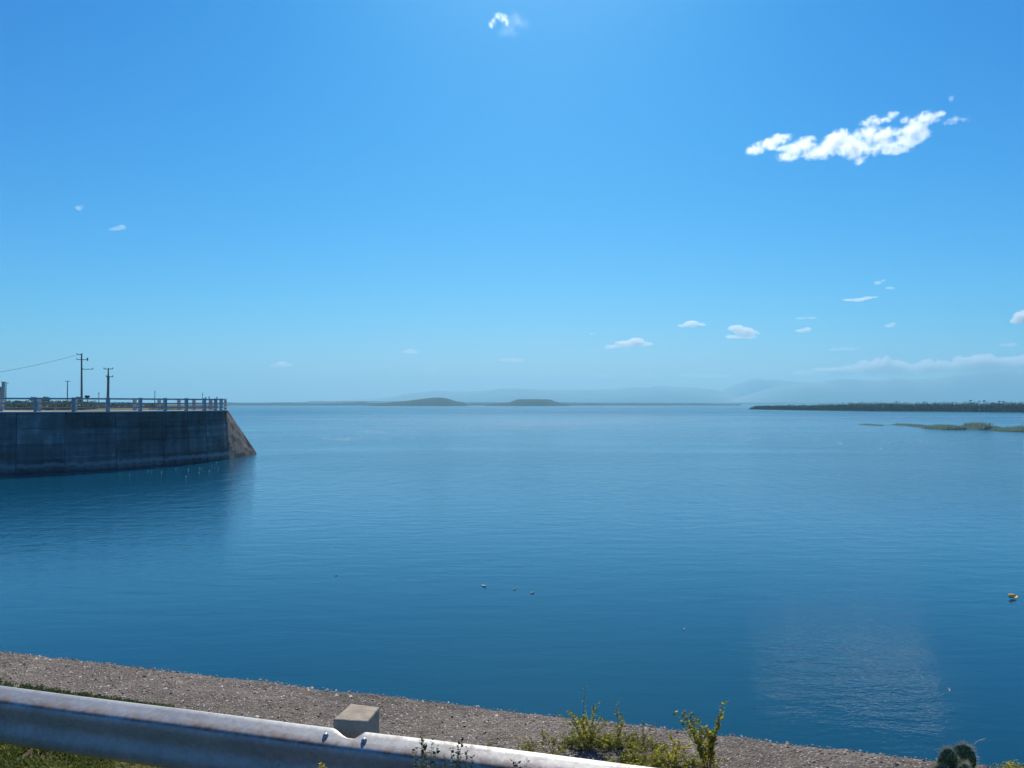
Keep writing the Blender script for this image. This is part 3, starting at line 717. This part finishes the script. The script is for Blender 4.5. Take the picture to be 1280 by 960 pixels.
def s_px(px):                                   # distance along the rail (from the thing's origin) of the top lip at pixel column px
    r = ray(px, 900); # intersect with the vertical plane through A0 along RU
    t = (A0.x*RQ.x+A0.y*RQ.y)/(r.x*RQ.x+r.y*RQ.y); p = Vector((r.x*t, r.y*t, 0)); return (p-Vector((A0.x, A0.y, 0))).dot(RU)+5
dl, dm1, dm2, dr = s_px(417), s_px(441), s_px(449), s_px(457)
def dent(s):
    f = (s-dl)/(dm1-dl) if s < dm1 else 1 if s < dm2 else 1-(s-dm2)/(dr-dm2)
    f = max(0, min(1, f)); return f*f*(3-2*f)*.5+f*.5
st = sorted(set([round(x, 4) for x in np.arange(0, 11.5, .12)] + [round(x, 4) for x in np.linspace(dl-.02, dr+.02, 28)]))
vs = []; npf = len(prof)
for s in st:
    k = dent(s); wob = .004*math.sin(s*1.7)+.003*math.sin(s*4.1+1)
    for side in (0, 1):
        for j, (y, z) in enumerate(prof):
            if z < .25: z = .25-(.25-z)*.88
            if k > 0 and j < 5:
                ty, tz = prof[5]; w = [1, .95, .75, .4, .15][j]*k*.46; y, z = y+(ty-y)*w, z+(tz-z)*w
            vs.append((s, -(-y)*1.0+wob + (.0035 if side else 0), RB+z + (-.001 if side else 0)))
fs = []; n2 = 2*npf
for i in range(len(st)-1):
    for j in range(npf-1):
        fs.append((i*n2+j, i*n2+j+1, (i+1)*n2+j+1, (i+1)*n2+j)); fs.append((i*n2+npf+j, (i+1)*n2+npf+j, (i+1)*n2+npf+j+1, i*n2+npf+j+1))
    for j in (0, npf-1): fs.append((i*n2+j, (i+1)*n2+j, (i+1)*n2+npf+j, i*n2+npf+j))
me = MB().add(vs, fs).mesh('beam'); bm = bmesh.new(); bm.from_mesh(me); bmesh.ops.recalc_face_normals(bm, faces=bm.faces); bm.to_mesh(me); bm.free()
me.transform(Matrix.Translation((0, 0, -RB)))
o = mesh_ob('beam', me, M['rail'], gr, smooth=True, world=False); o.location = (0, 0, RB)
# splice bolts in the upper ridge, one each side of the dent
bb = None
for px in (412.2, 459.6):
    if bb is None:
        mb = MB(); pr = [(.0135, -.002), (.0135, .003), (.0115, .008), (.007, .0115), (0.0005, .0125)]; vs = []
        for r_, h_ in pr: vs += [(r_*math.cos(2*PI*k/14), r_*math.sin(2*PI*k/14), h_) for k in range(14)]
        mb.add(vs, [(i*14+k, i*14+(k+1) % 14, (i+1)*14+(k+1) % 14, (i+1)*14+k) for i in range(4) for k in range(14)]+[tuple(range(56, 70))])
        bb = mb.mesh('bolt'); bb.materials.append(M['bolt']); bb.shade_smooth()
    o = bpy.data.objects.new('bolt', bb); COL.objects.link(o); o.parent = gr
    o.location = (s_px(px)+.012, -.060, RB+.2935); o.rotation_euler = (R(20), 0, 0); o.scale = (1.0, 1.25, 1.25)
# posts out of view on both sides carry the beam too
for s in (s_px(437)-3.81, s_px(437)+3.81):
    MBp = MB().box((s, .10, -.1+(.312+RB)/2), (.17, .18, .312+RB+.2)); me = MBp.mesh('rail_post'); me.materials.append(M['post']); mesh_ob('rail_post', me, None, gr, world=False)
# the visible concrete post
ztop = EYE-1.53
tc = [at(416.2, 899, ztop), at(459.5, 901.6, ztop), at(474.6, 883.4, ztop), at(438.5, 879.2, ztop)]
cen = sum(tc, Vector())/4; ps = empty('rail_post', (cen.x, cen.y, G-.05), label='square concrete post standing just behind the dented part of the guardrail', cat='post')
bm = bmesh.new(); tv = [bm.verts.new(p) for p in tc]; bv = [bm.verts.new((p.x, p.y, G-.1)) for p in tc]
bm.faces.new(tv); bm.faces.new(bv[::-1])
for i in range(4): j = (i+1) % 4; bm.faces.new((tv[j], tv[i], bv[i], bv[j]))
bmesh.ops.recalc_face_normals(bm, faces=bm.faces)
bmesh.ops.bevel(bm, geom=bm.edges[:], offset=.007, segments=2, affect='EDGES', profile=.5)
bmesh.ops.subdivide_edges(bm, edges=[e for e in bm.edges if e.calc_length() > .05], cuts=7, use_grid_fill=True)
for v in bm.verts: v.co += Vector((fbm(v.co.x*22, v.co.y*22, v.co.z*22, 4), fbm(v.co.x*22+9, v.co.y*22, v.co.z*22, 4), fbm(v.co.x*22, v.co.y*22+9, v.co.z*22, 4)))*.0022
me = bpy.data.meshes.new('shaft'); bm.to_mesh(me); bm.free(); mesh_ob('shaft', me, M['post'], ps)

# ------------------------------------------------------------------ weeds
def leaf_quads(pts, dirs, size, tone):
    V = []; F = []; T = []
    for p, d in zip(pts, dirs):
        s = size*random.uniform(.6, 1.35); d = Vector(d).normalized(); w = d.cross(Vector((random.gauss(0, .6), random.gauss(0, .6), 1))).normalized()*s*.34
        up = d.cross(w).normalized()*s*.14
        n = len(V); V += [p, p+d*s*.45+w+up, p+d*s, p+d*s*.45-w+up]; F.append((n, n+1, n+2, n+3)); t = tone+random.gauss(0, .18); T += [t]*4
    return V, F, T
def weed(base_px, tips, label, mat='weed', lsize=.018, name='weed', extra=0, exr=(.12, .10), toney=.5, d=None, ldens=150, srad=.0018, cat='weed'):
    b = at(*base_px, G) if d is None else Vector(((base_px[0]-640)/1000*d, d, G))
    r = empty(name, b, label=label, cat=cat); LV = []; LF = []; LT = []; 
    def leaves(P, dens, size, tone):
        nonlocal LV, LF, LT
        pts = []; ds = []
        L = sum((q-p).length for p, q in zip(P, P[1:])); n = max(3, int(L*dens))
        for k in range(n):
            u = .22+.78*(k+random.random()*.8)/n; f = u*(len(P)-1); i = min(len(P)-2, int(f)); p = P[i].lerp(P[i+1], f-i); a = random.random()*2*PI
            pts.append(p); ds.append((math.cos(a), math.sin(a)*.8, random.uniform(-.1, .9)))
        v, f_, t = leaf_quads(pts, ds, size, tone); n0 = len(LV); LV += v; LF += [tuple(x+n0 for x in q) for q in f_]; LT += t
    for tip in tips:
        px, py, dens = tip[:3]; t = atd(px, py, b.y+random.uniform(-.04, .04)); o = Vector((b.x+random.uniform(-.025, .025), b.y+random.uniform(-.02, .02), G-.02))
        c = o.lerp(t, .5)+Vector((random.uniform(-.02, .02), random.uniform(-.02, .02), .03))
        P = [(o*(1-u)**2+c*2*u*(1-u)+t*u*u)+Vector((random.uniform(-.004, .004),)*2+(0,)) for u in [k/7 for k in range(8)]]
        MB().tube(P, [srad*(1-.65*k/7) for k in range(8)], 5).build('stem', M['stem'], r)
        leaves(P, ldens*dens, lsize, toney+(tip[3] if len(tip) > 3 else 0))
    tw = MB()
    for _ in range(extra):
        a = random.gauss(0, 1)*exr[0]*.5; o = b+Vector((a, random.gauss(0, .05), -.01)); h = random.uniform(.3, 1)*exr[1]*max(.25, 1-abs(a)/(exr[0]*1.6))
        P = [o+Vector((random.gauss(0, .012)*k, random.gauss(0, .012)*k, h*k/3)) for k in range(4)]
        tw.tube(P, [.0012, .001, .0008, .0004], 4); leaves(P, ldens*1.5, lsize*.72, toney-.05)
    if extra: o = tw.build('twigs', M['stem'], r); o['kind'] = 'stuff'
    me = np_mesh('foliage', [tuple(v) for v in LV], LF, np.clip(LT, 0, 1)); o = mesh_ob('foliage', me, M[mat], r); o['kind'] = 'stuff'
    return r
weed((735, 932), [(732, 858, .5, -.25), (748, 877, .6, -.2), (742, 884, 1.4), (730, 893, 2.2, .15), (722, 896, 2.0, .2), (711, 888, 1.6, .1), (699, 891, .7, -.1), (752, 897, 1.6), (760, 902, 1.4), (728, 905, 2, .1), (716, 903, 1.6)],
     'bushy leafy weed with a tall thin central sprig, left of the lone upright sprig', extra=75, exr=(.28, .10))
weed((772, 930), [(771.5, 876, .7, -.25), (775, 893, 1.5, .1), (768, 905, 1.2), (781, 899, .9)], 'lone upright weed sprig between the two bushy weeds', extra=35, exr=(.18, .07))
weed((800, 934), [(803, 900, .7, -.2), (806, 916, .8), (826, 899, .5, -.2), (822, 912, .7)], 'two thin pale sprigs leaning over the seawall edge', extra=50, exr=(.2, .07), lsize=.012)
weed((888, 962), [(906, 876, .9, -.2), (902, 893, 1.4, -.1), (898, 905, 1.5, .1), (842, 889, .5, -.1), (853, 889, 1.6, -.1), (862, 891, 1.6, -.15), (871, 898, 1.8, -.1), (880, 908, 2.4, .35), (886, 912, 2.4, .4), (891, 914, 2.0, .35), (862, 908, 1.6, 0), (875, 917, 2.2, .15)],
     'large leafy weed with yellow leaves and long arching sprigs over the water', lsize=.021)
weed((842, 958), [(838, 920, 2, .1), (850, 925, 2, .15), (826, 932, 2, .1), (861, 932, 2, .15), (815, 938, 1.5)], 'low dense green clump at the foot of the yellow-leaved weed', extra=90, exr=(.32, .09), toney=.6)
weed((790, 952), [(788, 928, 1.5), (796, 932, 1.5)], 'small low green tuft touching the guardrail top right of the lone sprig', extra=40, exr=(.16, .05), toney=.55)
weed((665, 938), [(652, 922, 1.2, .1), (660, 918, 1.2, .1), (640, 921, .8)], 'small pale green creeping tuft left of the bushy weed', extra=50, exr=(.3, .05), lsize=.012, toney=.6)
weed((536, 0), [(527, 916, .8), (529, 926, 1.2), (541, 922, 1.0), (519, 934, .9), (546, 932, .9), (533, 934, 1.1)], 'dark spiky weed in front of the guardrail, left of the pair', mat='bigw', d=3.42, lsize=.015, ldens=170, toney=.3, extra=0)  # dark leaf and low tone stand in for backlight and rail shade
weed((574, 0), [(572, 926, 1.0), (577, 924, .7), (563, 934, .9), (584, 934, .9), (556, 942, .9), (590, 944, .8), (572, 938, 1.0)], 'dark spiky weed in front of the guardrail, right of the pair', mat='bigw', d=3.36, lsize=.014, ldens=170, toney=.3)  # leaf colour darkened for the same painted shade
weed((650, 0), [(658, 947, .5), (648, 953, .8), (641, 950, .6)], 'little dark weed tip in front of the guardrail near the bottom middle', mat='bigw', d=3.25, lsize=.014, toney=.3)  # shade put into the leaf colour here too
weed((402, 0), [(402, 953, 1.0, .5), (400, 957, 1.2, .5), (406, 956, 1.2, .4)], 'tiny yellow-green weed tip in front of the dark rail at the bottom', d=3.5, lsize=.016, toney=.6)
weed((1266, 975), [(1258, 953, 2, .2), (1266, 953, 2.4, .2), (1274, 954, 2, .1), (1252, 958, 1.5), (1280, 957, 1.5)], 'small yellowish bush tip in the bottom right corner', lsize=.014, toney=.6, extra=60, exr=(.2, .1))

# ------------------------------------------------------------------ prickly pear at the seawall edge
cb = at(1196, 968, G); cr = empty('prickly_pear', cb, label='spiny green prickly pear cactus at the seawall edge, bottom right', cat='cactus')
def pad(px, py, wpx, hpx, d, yaw, tilt):
    c = atd(px, py, d); w = wpx*d/1000/2; h = hpx*d/1000/2
    bm = bmesh.new(); bmesh.ops.create_uvsphere(bm, u_segments=28, v_segments=18, radius=1)
    Mx = Matrix.Translation(c) @ Matrix.Rotation(R(tilt), 4, 'Y') @ Matrix.Rotation(R(yaw), 4, 'Z') @ Matrix.Diagonal((w, w*.30, h, 1))
    for v in bm.verts:
        z = v.co.z; v.co.x *= (1-.22*max(0, -z)); v.co *= 1+.025*fbm(v.co.x*3, v.co.y*3, v.co.z*3+px, 3)
    sp = MB()
    for v in bm.verts:
        if (v.index*7) % 5 < 2 or abs(v.co.y) < .35 and v.index % 2 == 0:
            p = Mx @ v.co; nrm_ = (p-c).normalized()
            for _ in range(2):
                dd = (nrm_*.9+Vector((random.gauss(0, .5), random.gauss(0, .5), random.gauss(0, .5)))).normalized(); L = random.uniform(.010, .034)
                sp.tube([p-nrm_*.001, p+dd*L], [.0007, .0002], 3, cap=False)
    bm.transform(Mx); me = bpy.data.meshes.new('pad'); bm.to_mesh(me); bm.free()
    o = mesh_ob('pad', me, M['cactus'], cr, smooth=True)
    s = sp.build('spines', M['spine'], o); s['kind'] = 'stuff'
dc = cb.y
pad(1185, 957, 30, 42, dc-.03, 14, -6); pad(1203, 950, 30, 38, dc+.07, -24, 14); pad(1204, 963, 24, 18, dc-.08, 30, 20); pad(1175, 966, 22, 18, dc-.05, -10, -30)
tw = atd(1216, 935, dc+.05); P = [tw, atd(1219, 929, dc+.05), atd(1224, 926, dc+.05), atd(1228, 924.6, dc+.05), atd(1232, 923.6, dc+.05)]
P = [Vector((tw.x-.03, tw.y+.0, G))] + P
o = MB().tube(P, [.002, .0018, .0018, .0022, .003, .002], 5).build('dry_twig', M['spine']); base(o); tag(o, 'pale curved dry twig sticking out beside the cactus', 'twig')

# ------------------------------------------------------------------ things floating on the lake
c = at(1264.5, 748, 0); lf = MB(); vs = []
for i in range(9):
    for j in range(7):
        u = (i/8-.5)*2; v = (j/6-.5)*2; w = .10*math.sqrt(max(0.02, 1-u*u))
        vs.append((c.x+u*.115+.03*v*v, c.y+v*w-.3*u*.05, .01+.045*abs(v)*(1-.3*u)+.02*u*u))
lf.add(vs, [(i*7+j, i*7+j+1, i*7+j+8, i*7+j+7) for i in range(8) for j in range(6)])
o = lf.build('dry_leaf', M['dryleaf'], smooth=True); base(o); o.rotation_euler = (R(20), R(-4), .4); o.location.z = .02
md = o.modifiers.new('thickness', 'SOLIDIFY'); md.thickness = .006
tag(o, 'large curled yellow-brown dry leaf floating near the right edge', 'leaf')
def feather(px, py, L, ang, lab):
    c = at(px, py, 0); vs = []; d = Vector((math.cos(ang), math.sin(ang), 0)); p = Vector((-d.y, d.x, 0))
    mb = MB()
    for k in range(7):
        u = k/6; w = L*.11*math.sin(PI*min(1, .12+u*.95))+.002
        for q, z in ((-1, .012+.03*u), (0, .004), (1, .012+.03*u), (0, .020)):
            vs.append(c+d*(u-.5)*L+p*w*q+Vector((0, 0, z+.05*L*(u-.5)**2*4)))
    mb.add(vs, [(k*4+j, k*4+4+j, k*4+4+(j+1) % 4, k*4+(j+1) % 4) for k in range(6) for j in range(4)]+[(0, 1, 2, 3), (24, 27, 26, 25)])
    o = mb.build('feather', M['feather'], smooth=True); base(o); tag(o, lab, 'feather', 'pale feathers adrift on the lake')
feather(605, 733, .22, -1.0, 'long thin pale feather adrift near the middle of the lake')
feather(665, 741.5, .11, .05, 'short white feather adrift just right of the long thin one')
feather(643, 737, .07, .3, 'tiny pale feather between the long one and the short white one')
feather(420, 719.5, .07, .1, 'small white feather adrift left of centre on the lake')
feather(855, 787.5, .06, .9, 'tiny feather adrift between the middle and the bright ripples')
feather(1187, 864, .07, 1.4, 'tiny pale feather adrift at the right edge of the bright ripples')
fm = None  # small white lumps set on the water by the dam wall
for px, py, sz in ((150, 593, .6), (162, 592.5, .8), (185, 588, .7), (189.5, 589, .6), (202, 590, 1.0), (220, 585.6, .8), (235.2, 586.6, 1.2), (232.5, 595.6, 1.2), (249, 584.6, 1.0), (251.5, 585, .8), (248.8, 590.3, 1.1), (261.6, 588.4, 1.1), (265, 582.5, .6), (270.4, 577.8, .9), (272.8, 585, .9), (290, 580, .9), (268.5, 584, .6)):
    if fm is None:
        bm = bmesh.new(); bmesh.ops.create_icosphere(bm, subdivisions=2, radius=.055)
        for v in bm.verts: v.co *= 1+.5*fbm(v.co.x*20, v.co.y*20, v.co.z*20, 3); v.co.z = max(v.co.z, -.02)
        fm = bpy.data.meshes.new('white_speck'); bm.to_mesh(fm); bm.free(); fm.materials.append(M['speck']); fm.shade_smooth()
    o = bpy.data.objects.new('white_speck', fm); COL.objects.link(o); o.location = at(px, py, .01); k = sz*random.uniform(.42, .62); o.scale = (k*1.2, k, k*.9); o.rotation_euler = (0, 0, random.random()*6)
    tag(o, 'small white fleck on the water close to the foot of the dam wall', 'speck', 'white flecks on the water by the dam wall')

# ------------------------------------------------------------------ clouds
def cloud_mat(name, dens, aniso=.55, scale=.0, lo=.40, hi=.62):
    m = bpy.data.materials.new(name); m.use_nodes = True; nt = m.node_tree; nt.nodes.clear()
    v = nt.nodes.new('ShaderNodeVolumeScatter'); v.inputs['Color'].default_value = (1, .99, 1, 1); v.inputs['Density'].default_value = dens
    v.inputs['Anisotropy'].default_value = aniso; o = nt.nodes.new('ShaderNodeOutputMaterial'); nt.links.new(v.outputs[0], o.inputs['Volume'])
    if scale:
        c = nt.nodes.new('ShaderNodeNewGeometry'); n = nt.nodes.new('ShaderNodeTexNoise'); n.inputs['Scale'].default_value = scale; n.inputs['Detail'].default_value = 5
        n.inputs['Roughness'].default_value = .62; n.inputs['Distortion'].default_value = .4
        r = nt.nodes.new('ShaderNodeMapRange'); r.inputs[1].default_value = lo; r.inputs[2].default_value = hi; r.inputs[3].default_value = 0; r.inputs[4].default_value = dens
        nt.links.new(c.outputs['Position'], n.inputs['Vector']); nt.links.new(n.outputs[0], r.inputs[0]); nt.links.new(r.outputs[0], v.inputs['Density'])
    return m
def soft_mat(name, blobs, d, dens, nscale=.036, amp=4.8, aniso=.74, lo=-.05, hi=1.0, step=.22):
    m = bpy.data.materials.new(name); m.use_nodes = True; nt = m.node_tree; nt.nodes.clear(); N = nt.nodes; L = nt.links; k = d/1000
    pos = N.new('ShaderNodeNewGeometry').outputs['Position']; acc = None
    for (px, py, rx, ry) in blobs:
        c = atd(px, py, d); a = N.new('ShaderNodeVectorMath'); a.operation = 'SUBTRACT'; a.inputs[1].default_value = c; L.new(pos, a.inputs[0])
        b = N.new('ShaderNodeVectorMath'); b.operation = 'MULTIPLY'; b.inputs[1].default_value = (.93/(rx*k), .93/(ry*k*1.5), .95/(ry*k)); L.new(a.outputs[0], b.inputs[0])
        l = N.new('ShaderNodeVectorMath'); l.operation = 'LENGTH'; L.new(b.outputs[0], l.inputs[0]); o = l.outputs['Value']
        if acc is None: acc = o
        else:
            q = N.new('ShaderNodeMath'); q.operation = 'SMOOTH_MIN'; q.inputs[2].default_value = .3; L.new(acc, q.inputs[0]); L.new(o, q.inputs[1]); acc = q.outputs[0]
    n = N.new('ShaderNodeTexNoise'); n.inputs['Scale'].default_value = nscale; n.inputs['Detail'].default_value = 6; n.inputs['Roughness'].default_value = .66; n.inputs['Distortion'].default_value = .5; L.new(pos, n.inputs['Vector'])
    f = N.new('ShaderNodeMath'); f.operation = 'MULTIPLY_ADD'; f.inputs[1].default_value = amp; L.new(n.outputs[0], f.inputs[0])
    g = N.new('ShaderNodeMath'); g.operation = 'SUBTRACT'; g.inputs[0].default_value = 1-.5*amp; L.new(acc, g.inputs[1]); L.new(g.outputs[0], f.inputs[2])
    r = N.new('ShaderNodeMapRange'); r.inputs[1].default_value = lo; r.inputs[2].default_value = hi; r.inputs[3].default_value = 0; r.inputs[4].default_value = dens; L.new(f.outputs[0], r.inputs[0])
    v = N.new('ShaderNodeVolumeScatter'); v.inputs['Color'].default_value = (1, .99, 1, 1); v.inputs['Anisotropy'].default_value = aniso; L.new(r.outputs[0], v.inputs['Density'])
    o = N.new('ShaderNodeOutputMaterial'); L.new(v.outputs[0], o.inputs['Volume'])
    m.cycles.volume_step_rate = step
    return m
def cloud(blobs, d, mat, label, lump=.30, vox=None, group=None, n_sub=5, soft=None):
    """blobs: (px, py, rx px, ry px) ellipses seen from the bank; grown into a lumpy closed hull of real depth"""
    bm = bmesh.new(); k = d/1000
    if soft: mat = soft_mat('soft_cloud_vapour', blobs, d, **soft); blobs = [(a, b, c*1.28, e*1.32) for a, b, c, e in blobs]
    for (px, py, rx, ry) in blobs:
        for q in range(1+n_sub):
            a = random.random()*2*PI; rr = 0 if q == 0 else random.uniform(.45, .95); s = 1 if q == 0 else random.uniform(.30, .60)
            c = atd(px+rx*rr*math.cos(a), py+ry*rr*math.sin(a), d+random.uniform(-.6, .6)*ry*k)
            Mx = Matrix.Translation(c) @ Matrix.Diagonal((rx*k*s, ry*k*1.5*s, ry*k*s, 1))
            bmesh.ops.create_icosphere(bm, subdivisions=2, radius=1, matrix=Mx)
    me = bpy.data.meshes.new('cloud'); bm.to_mesh(me); bm.free()
    t = bpy.data.objects.new('tmp', me); COL.objects.link(t)
    rm = t.modifiers.new('r', 'REMESH'); rm.mode = 'VOXEL'; rm.voxel_size = vox or .9*k
    dg = bpy.context.evaluated_depsgraph_get(); me2 = bpy.data.meshes.new_from_object(t.evaluated_get(dg)); COL.objects.unlink(t); bpy.data.objects.remove(t)
    n = len(me2.vertices); co = np.empty(n*3, np.float32); me2.vertices.foreach_get('co', co); co = co.reshape(-1, 3)
    no = np.empty(n*3, np.float32); me2.vertices.foreach_get('normal', no); no = no.reshape(-1, 3)
    rm_ = np.mean([b[3] for b in blobs])*k
    for i in range(n):
        p = Vector(co[i])/(rm_*.9); f = mn.fractal(p, 1.0, 2.2, 5)
        g = mn.noise_vector(p*1.7)
        co[i] += no[i]*(f*lump*rm_) + np.array(g)*(.18*lump*rm_)
    me2.vertices.foreach_set('co', co.ravel()); me2.update(); me2.name = 'cloud'
    me2.materials.clear(); o = mesh_ob('cloud', me2, mat); base(o); tag(o, label, 'cloud', group); return o
CM = cloud_mat('cloud_vapour', .05, .6, .03); CT = cloud_mat('thin_cloud_vapour', .016, .6, .03); CF = cloud_mat('far_cloud_vapour', .010)
D1 = 3200
cloud([(940, 189, 8, 4.5), (947, 186, 10, 6), (961, 180, 13, 7), (972, 175, 10, 6), (982, 171, 9, 4), (977, 186, 7, 4), (985, 196, 13, 6), (992, 188, 13, 8), (1006, 180, 12, 8), (1014, 174, 7, 4), (1012, 192, 12, 7), (1027, 190, 15, 8), (1040, 180, 12, 10), (1049, 173, 12, 10), (1062, 180, 15, 12), (1070, 186, 18, 11), (1075, 201, 7, 5),
       (1086, 166, 15, 8), (1098, 171, 13, 9), (1112, 167, 13, 7), (1105, 182, 14, 9), (1119, 186, 13, 7), (1134, 177, 14, 9), (1139, 165, 11, 9), (1146, 157, 12, 9), (1160, 147, 14, 7), (1173, 144, 8, 4), (1154, 168, 9, 6)], D1, CM, 'largest white ragged cloud, slanting across the upper right of the sky', lump=.15, soft=dict(dens=.05))
cloud([(1083, 154, 8, 3.5), (1091, 150, 9, 5), (1098, 153, 5, 3)], D1, CM, 'small puff above the middle of the largest cloud, left of its twin', n_sub=3, soft=dict(dens=.045, nscale=.06))
cloud([(1107, 149, 7, 4), (1115, 144, 7, 4), (1121, 142, 4, 2.5)], D1, CM, 'small puff above the middle of the largest cloud, right of its twin', n_sub=3, soft=dict(dens=.045, nscale=.06))
cloud([(1131, 150, 5, 4)], D1, CM, 'tiny puff tucked behind the tall right end of the largest cloud', n_sub=3, soft=dict(dens=.045, nscale=.06))
cloud([(1185, 154, 7, 2.5), (1192, 150, 7, 4.5)], D1, CT, 'faint wisp just off the right tip of the largest cloud', n_sub=3, soft=dict(dens=.022, nscale=.06))
cloud([(1207, 150, 6, 3), (1213, 147, 3, 2)], D1, CT, 'faint wisp farthest right of the largest cloud', n_sub=2)
cloud([(1189.5, 123, 2.5, 4)], D1, CT, 'tiny faint wisp high above the right tip of the largest cloud', n_sub=2)
cloud([(614, 31, 3.2, 4), (617, 27, 3.5, 3.5), (623, 20, 6, 4), (630, 23, 4.5, 4.5), (633, 28, 2.8, 4)], D1, CM, 'small bright white puff at the top centre of the sky', n_sub=4, soft=dict(dens=.028, nscale=.09, hi=1.5, aniso=.6))
cloud([(643, 27, 14, 9), (655, 32, 9, 6), (636, 40, 14, 7)], D1, None, 'thin veil beside the bright puff at the top centre', n_sub=3, soft=dict(dens=.0016, nscale=.035, hi=1.4))
D2 = 9000
CL = cloud_mat('low_cloud_vapour', .022, .6)
cloud([(770, 433, 14, 2.5), (782, 430, 14, 4.5), (795, 428, 12, 5.5), (805, 430, 12, 3), (762, 435, 8, 1.5)], D2, CL, 'flat white cloud low in the sky, lower left of the domed one', n_sub=4)
cloud([(855, 407, 10, 2), (865, 404.5, 10, 4), (876, 406, 8, 2)], D2, CL, 'small domed white cloud between the two larger low clouds', n_sub=4)
cloud([(922, 411, 9, 5), (931, 414, 13, 5), (915, 421, 9, 2.5), (930, 421, 17, 3), (942, 416, 7, 2.5)], D2, CL, 'puffy white layered cloud, the brightest low cloud right of centre', n_sub=4)
cloud([(1062, 375, 9, 1.8), (1073, 375, 9, 2.4), (1084, 372.5, 7, 2.2), (1093, 371.5, 5, 1.2)], D2, CL, 'long thin white streak cloud below the two tiny high wisps', n_sub=3)
cloud([(1097, 353.5, 5, 2.5), (1104, 350.5, 3, 1.5)], D2, CF, 'left of two tiny wisps above the long streak cloud', n_sub=2)
cloud([(1112, 360, 6, 2)], D2, CF, 'right of two tiny wisps above the long streak cloud', n_sub=2)
cloud([(1001, 398, 7, 1.7), (1014, 397.5, 7, 1.7)], D2, CF, 'upper of two thin streaks right of the layered cloud', n_sub=3)
cloud([(1000, 413.5, 7, 2), (1009, 411.5, 6, 2.5)], D2, CL, 'lower, brighter streak right of the layered cloud', n_sub=3)
cloud([(1110, 407.5, 5, 2.5), (1116, 405, 5, 2.2)], D2, CF, 'small smudge of cloud alone right of the two streaks', n_sub=3)
cloud([(1044, 437, 8, 2), (1055, 436, 7, 2), (1066, 436, 6, 2)], D2, CF, 'broken thin streak just above the left of the cloud bank', n_sub=3)
cloud([(1270, 401, 7, 4), (1277, 396, 7, 7), (1286, 397, 10, 9)], D2, CL, 'white puffy cloud cut off by the right edge', n_sub=4)
cloud([(1255, 431.5, 6, 2.2), (1264, 431, 8, 2.6)], D2, CF, 'small soft cloud beneath the one cut by the right edge', n_sub=3)
cloud([(343, 457.5, 7, 2), (352, 455, 8, 4), (360, 456.5, 7, 2.5)], D2, CL, 'small white cloud low over the lake left of centre', n_sub=4)
cloud([(508, 440, 5, 2), (514, 439, 7, 3), (520, 440, 4, 2)], D2, CF, 'small faint cloud low over the left island', n_sub=3)
cloud([(535, 463, 6, 2), (543, 462, 6, 2.2)], D2, CF, 'faint smear of cloud just above the left island', n_sub=2)
cloud([(740, 417.5, 5, 1.4)], D2, CF, 'tiny faint fleck of cloud upper left of the flat cloud', n_sub=2)
cloud([(146, 286, 9, 2.5), (152, 284, 6, 3), (139, 287, 5, 1.5)], 5000, CF, 'faint wispy cloud high at left', n_sub=3)
cloud([(99, 260, 6, 3)], 5000, CT, 'tiny puff of cloud high at far left', n_sub=3)
D3 = 13500; CB = cloud_mat('bank_vapour', .012, .6)
bl_ = []
x = 1000
while x < 1330:
    t_ = np.interp(x, [1000, 1040, 1080, 1103, 1120, 1140, 1165, 1190, 1215, 1240, 1262, 1290, 1330], [463, 461, 453, 446, 452, 456, 450, 452, 443, 443, 447, 446, 444])
    ry = (470-t_)/2; bl_.append((x, t_+ry, rng.uniform(9, 15), ry*rng.uniform(.8, 1))); x += rng.uniform(7, 13)
cloud(bl_, D3, CB, 'long broken cloud bank lying over the mountains at right', lump=.5, n_sub=9)
for (x0, x1, y, h, lab) in ((850, 912, 470, 5, 'faint cloud strip over the middle mountains'), (735, 765, 470, 4, 'faint low cloud over the mountains below the flat cloud'), (795, 825, 470, 3.5, 'faint small low cloud between the two mountain cloud strips'), (1018, 1052, 462, 5, 'faint cloud at the left end of the cloud bank'),
                            (625, 655, 450, 4, 'very faint cloud over the right island')):
    cloud([(x, y+rng.uniform(-1, 1), 9, h*.6*rng.uniform(.6, 1)) for x in np.arange(x0+5, x1, 9)], D3, CB, lab, n_sub=3)

# ------------------------------------------------------------------ air
bm = bmesh.new(); bmesh.ops.create_cube(bm, size=1, matrix=Matrix.Translation((0, 4900, 164)) @ Matrix.Diagonal((22400, 12400, 330, 1)))
me = bpy.data.meshes.new('haze'); bm.to_mesh(me); bm.free()
hm = bpy.data.materials.new('haze_air'); hm.use_nodes = True; hn = hm.node_tree; hn.nodes.clear()
pv = hn.nodes.new('ShaderNodeVolumePrincipled'); pv.inputs['Color'].default_value = (.45, .86, 1.0, 1); pv.inputs['Density'].default_value = 2.3e-4; pv.inputs['Anisotropy'].default_value = .15
ho = hn.nodes.new('ShaderNodeOutputMaterial'); hn.links.new(pv.outputs[0], ho.inputs['Volume'])
o = mesh_ob('haze', me, hm); tag(o, kind='stuff', label='pale blue air over the lake')
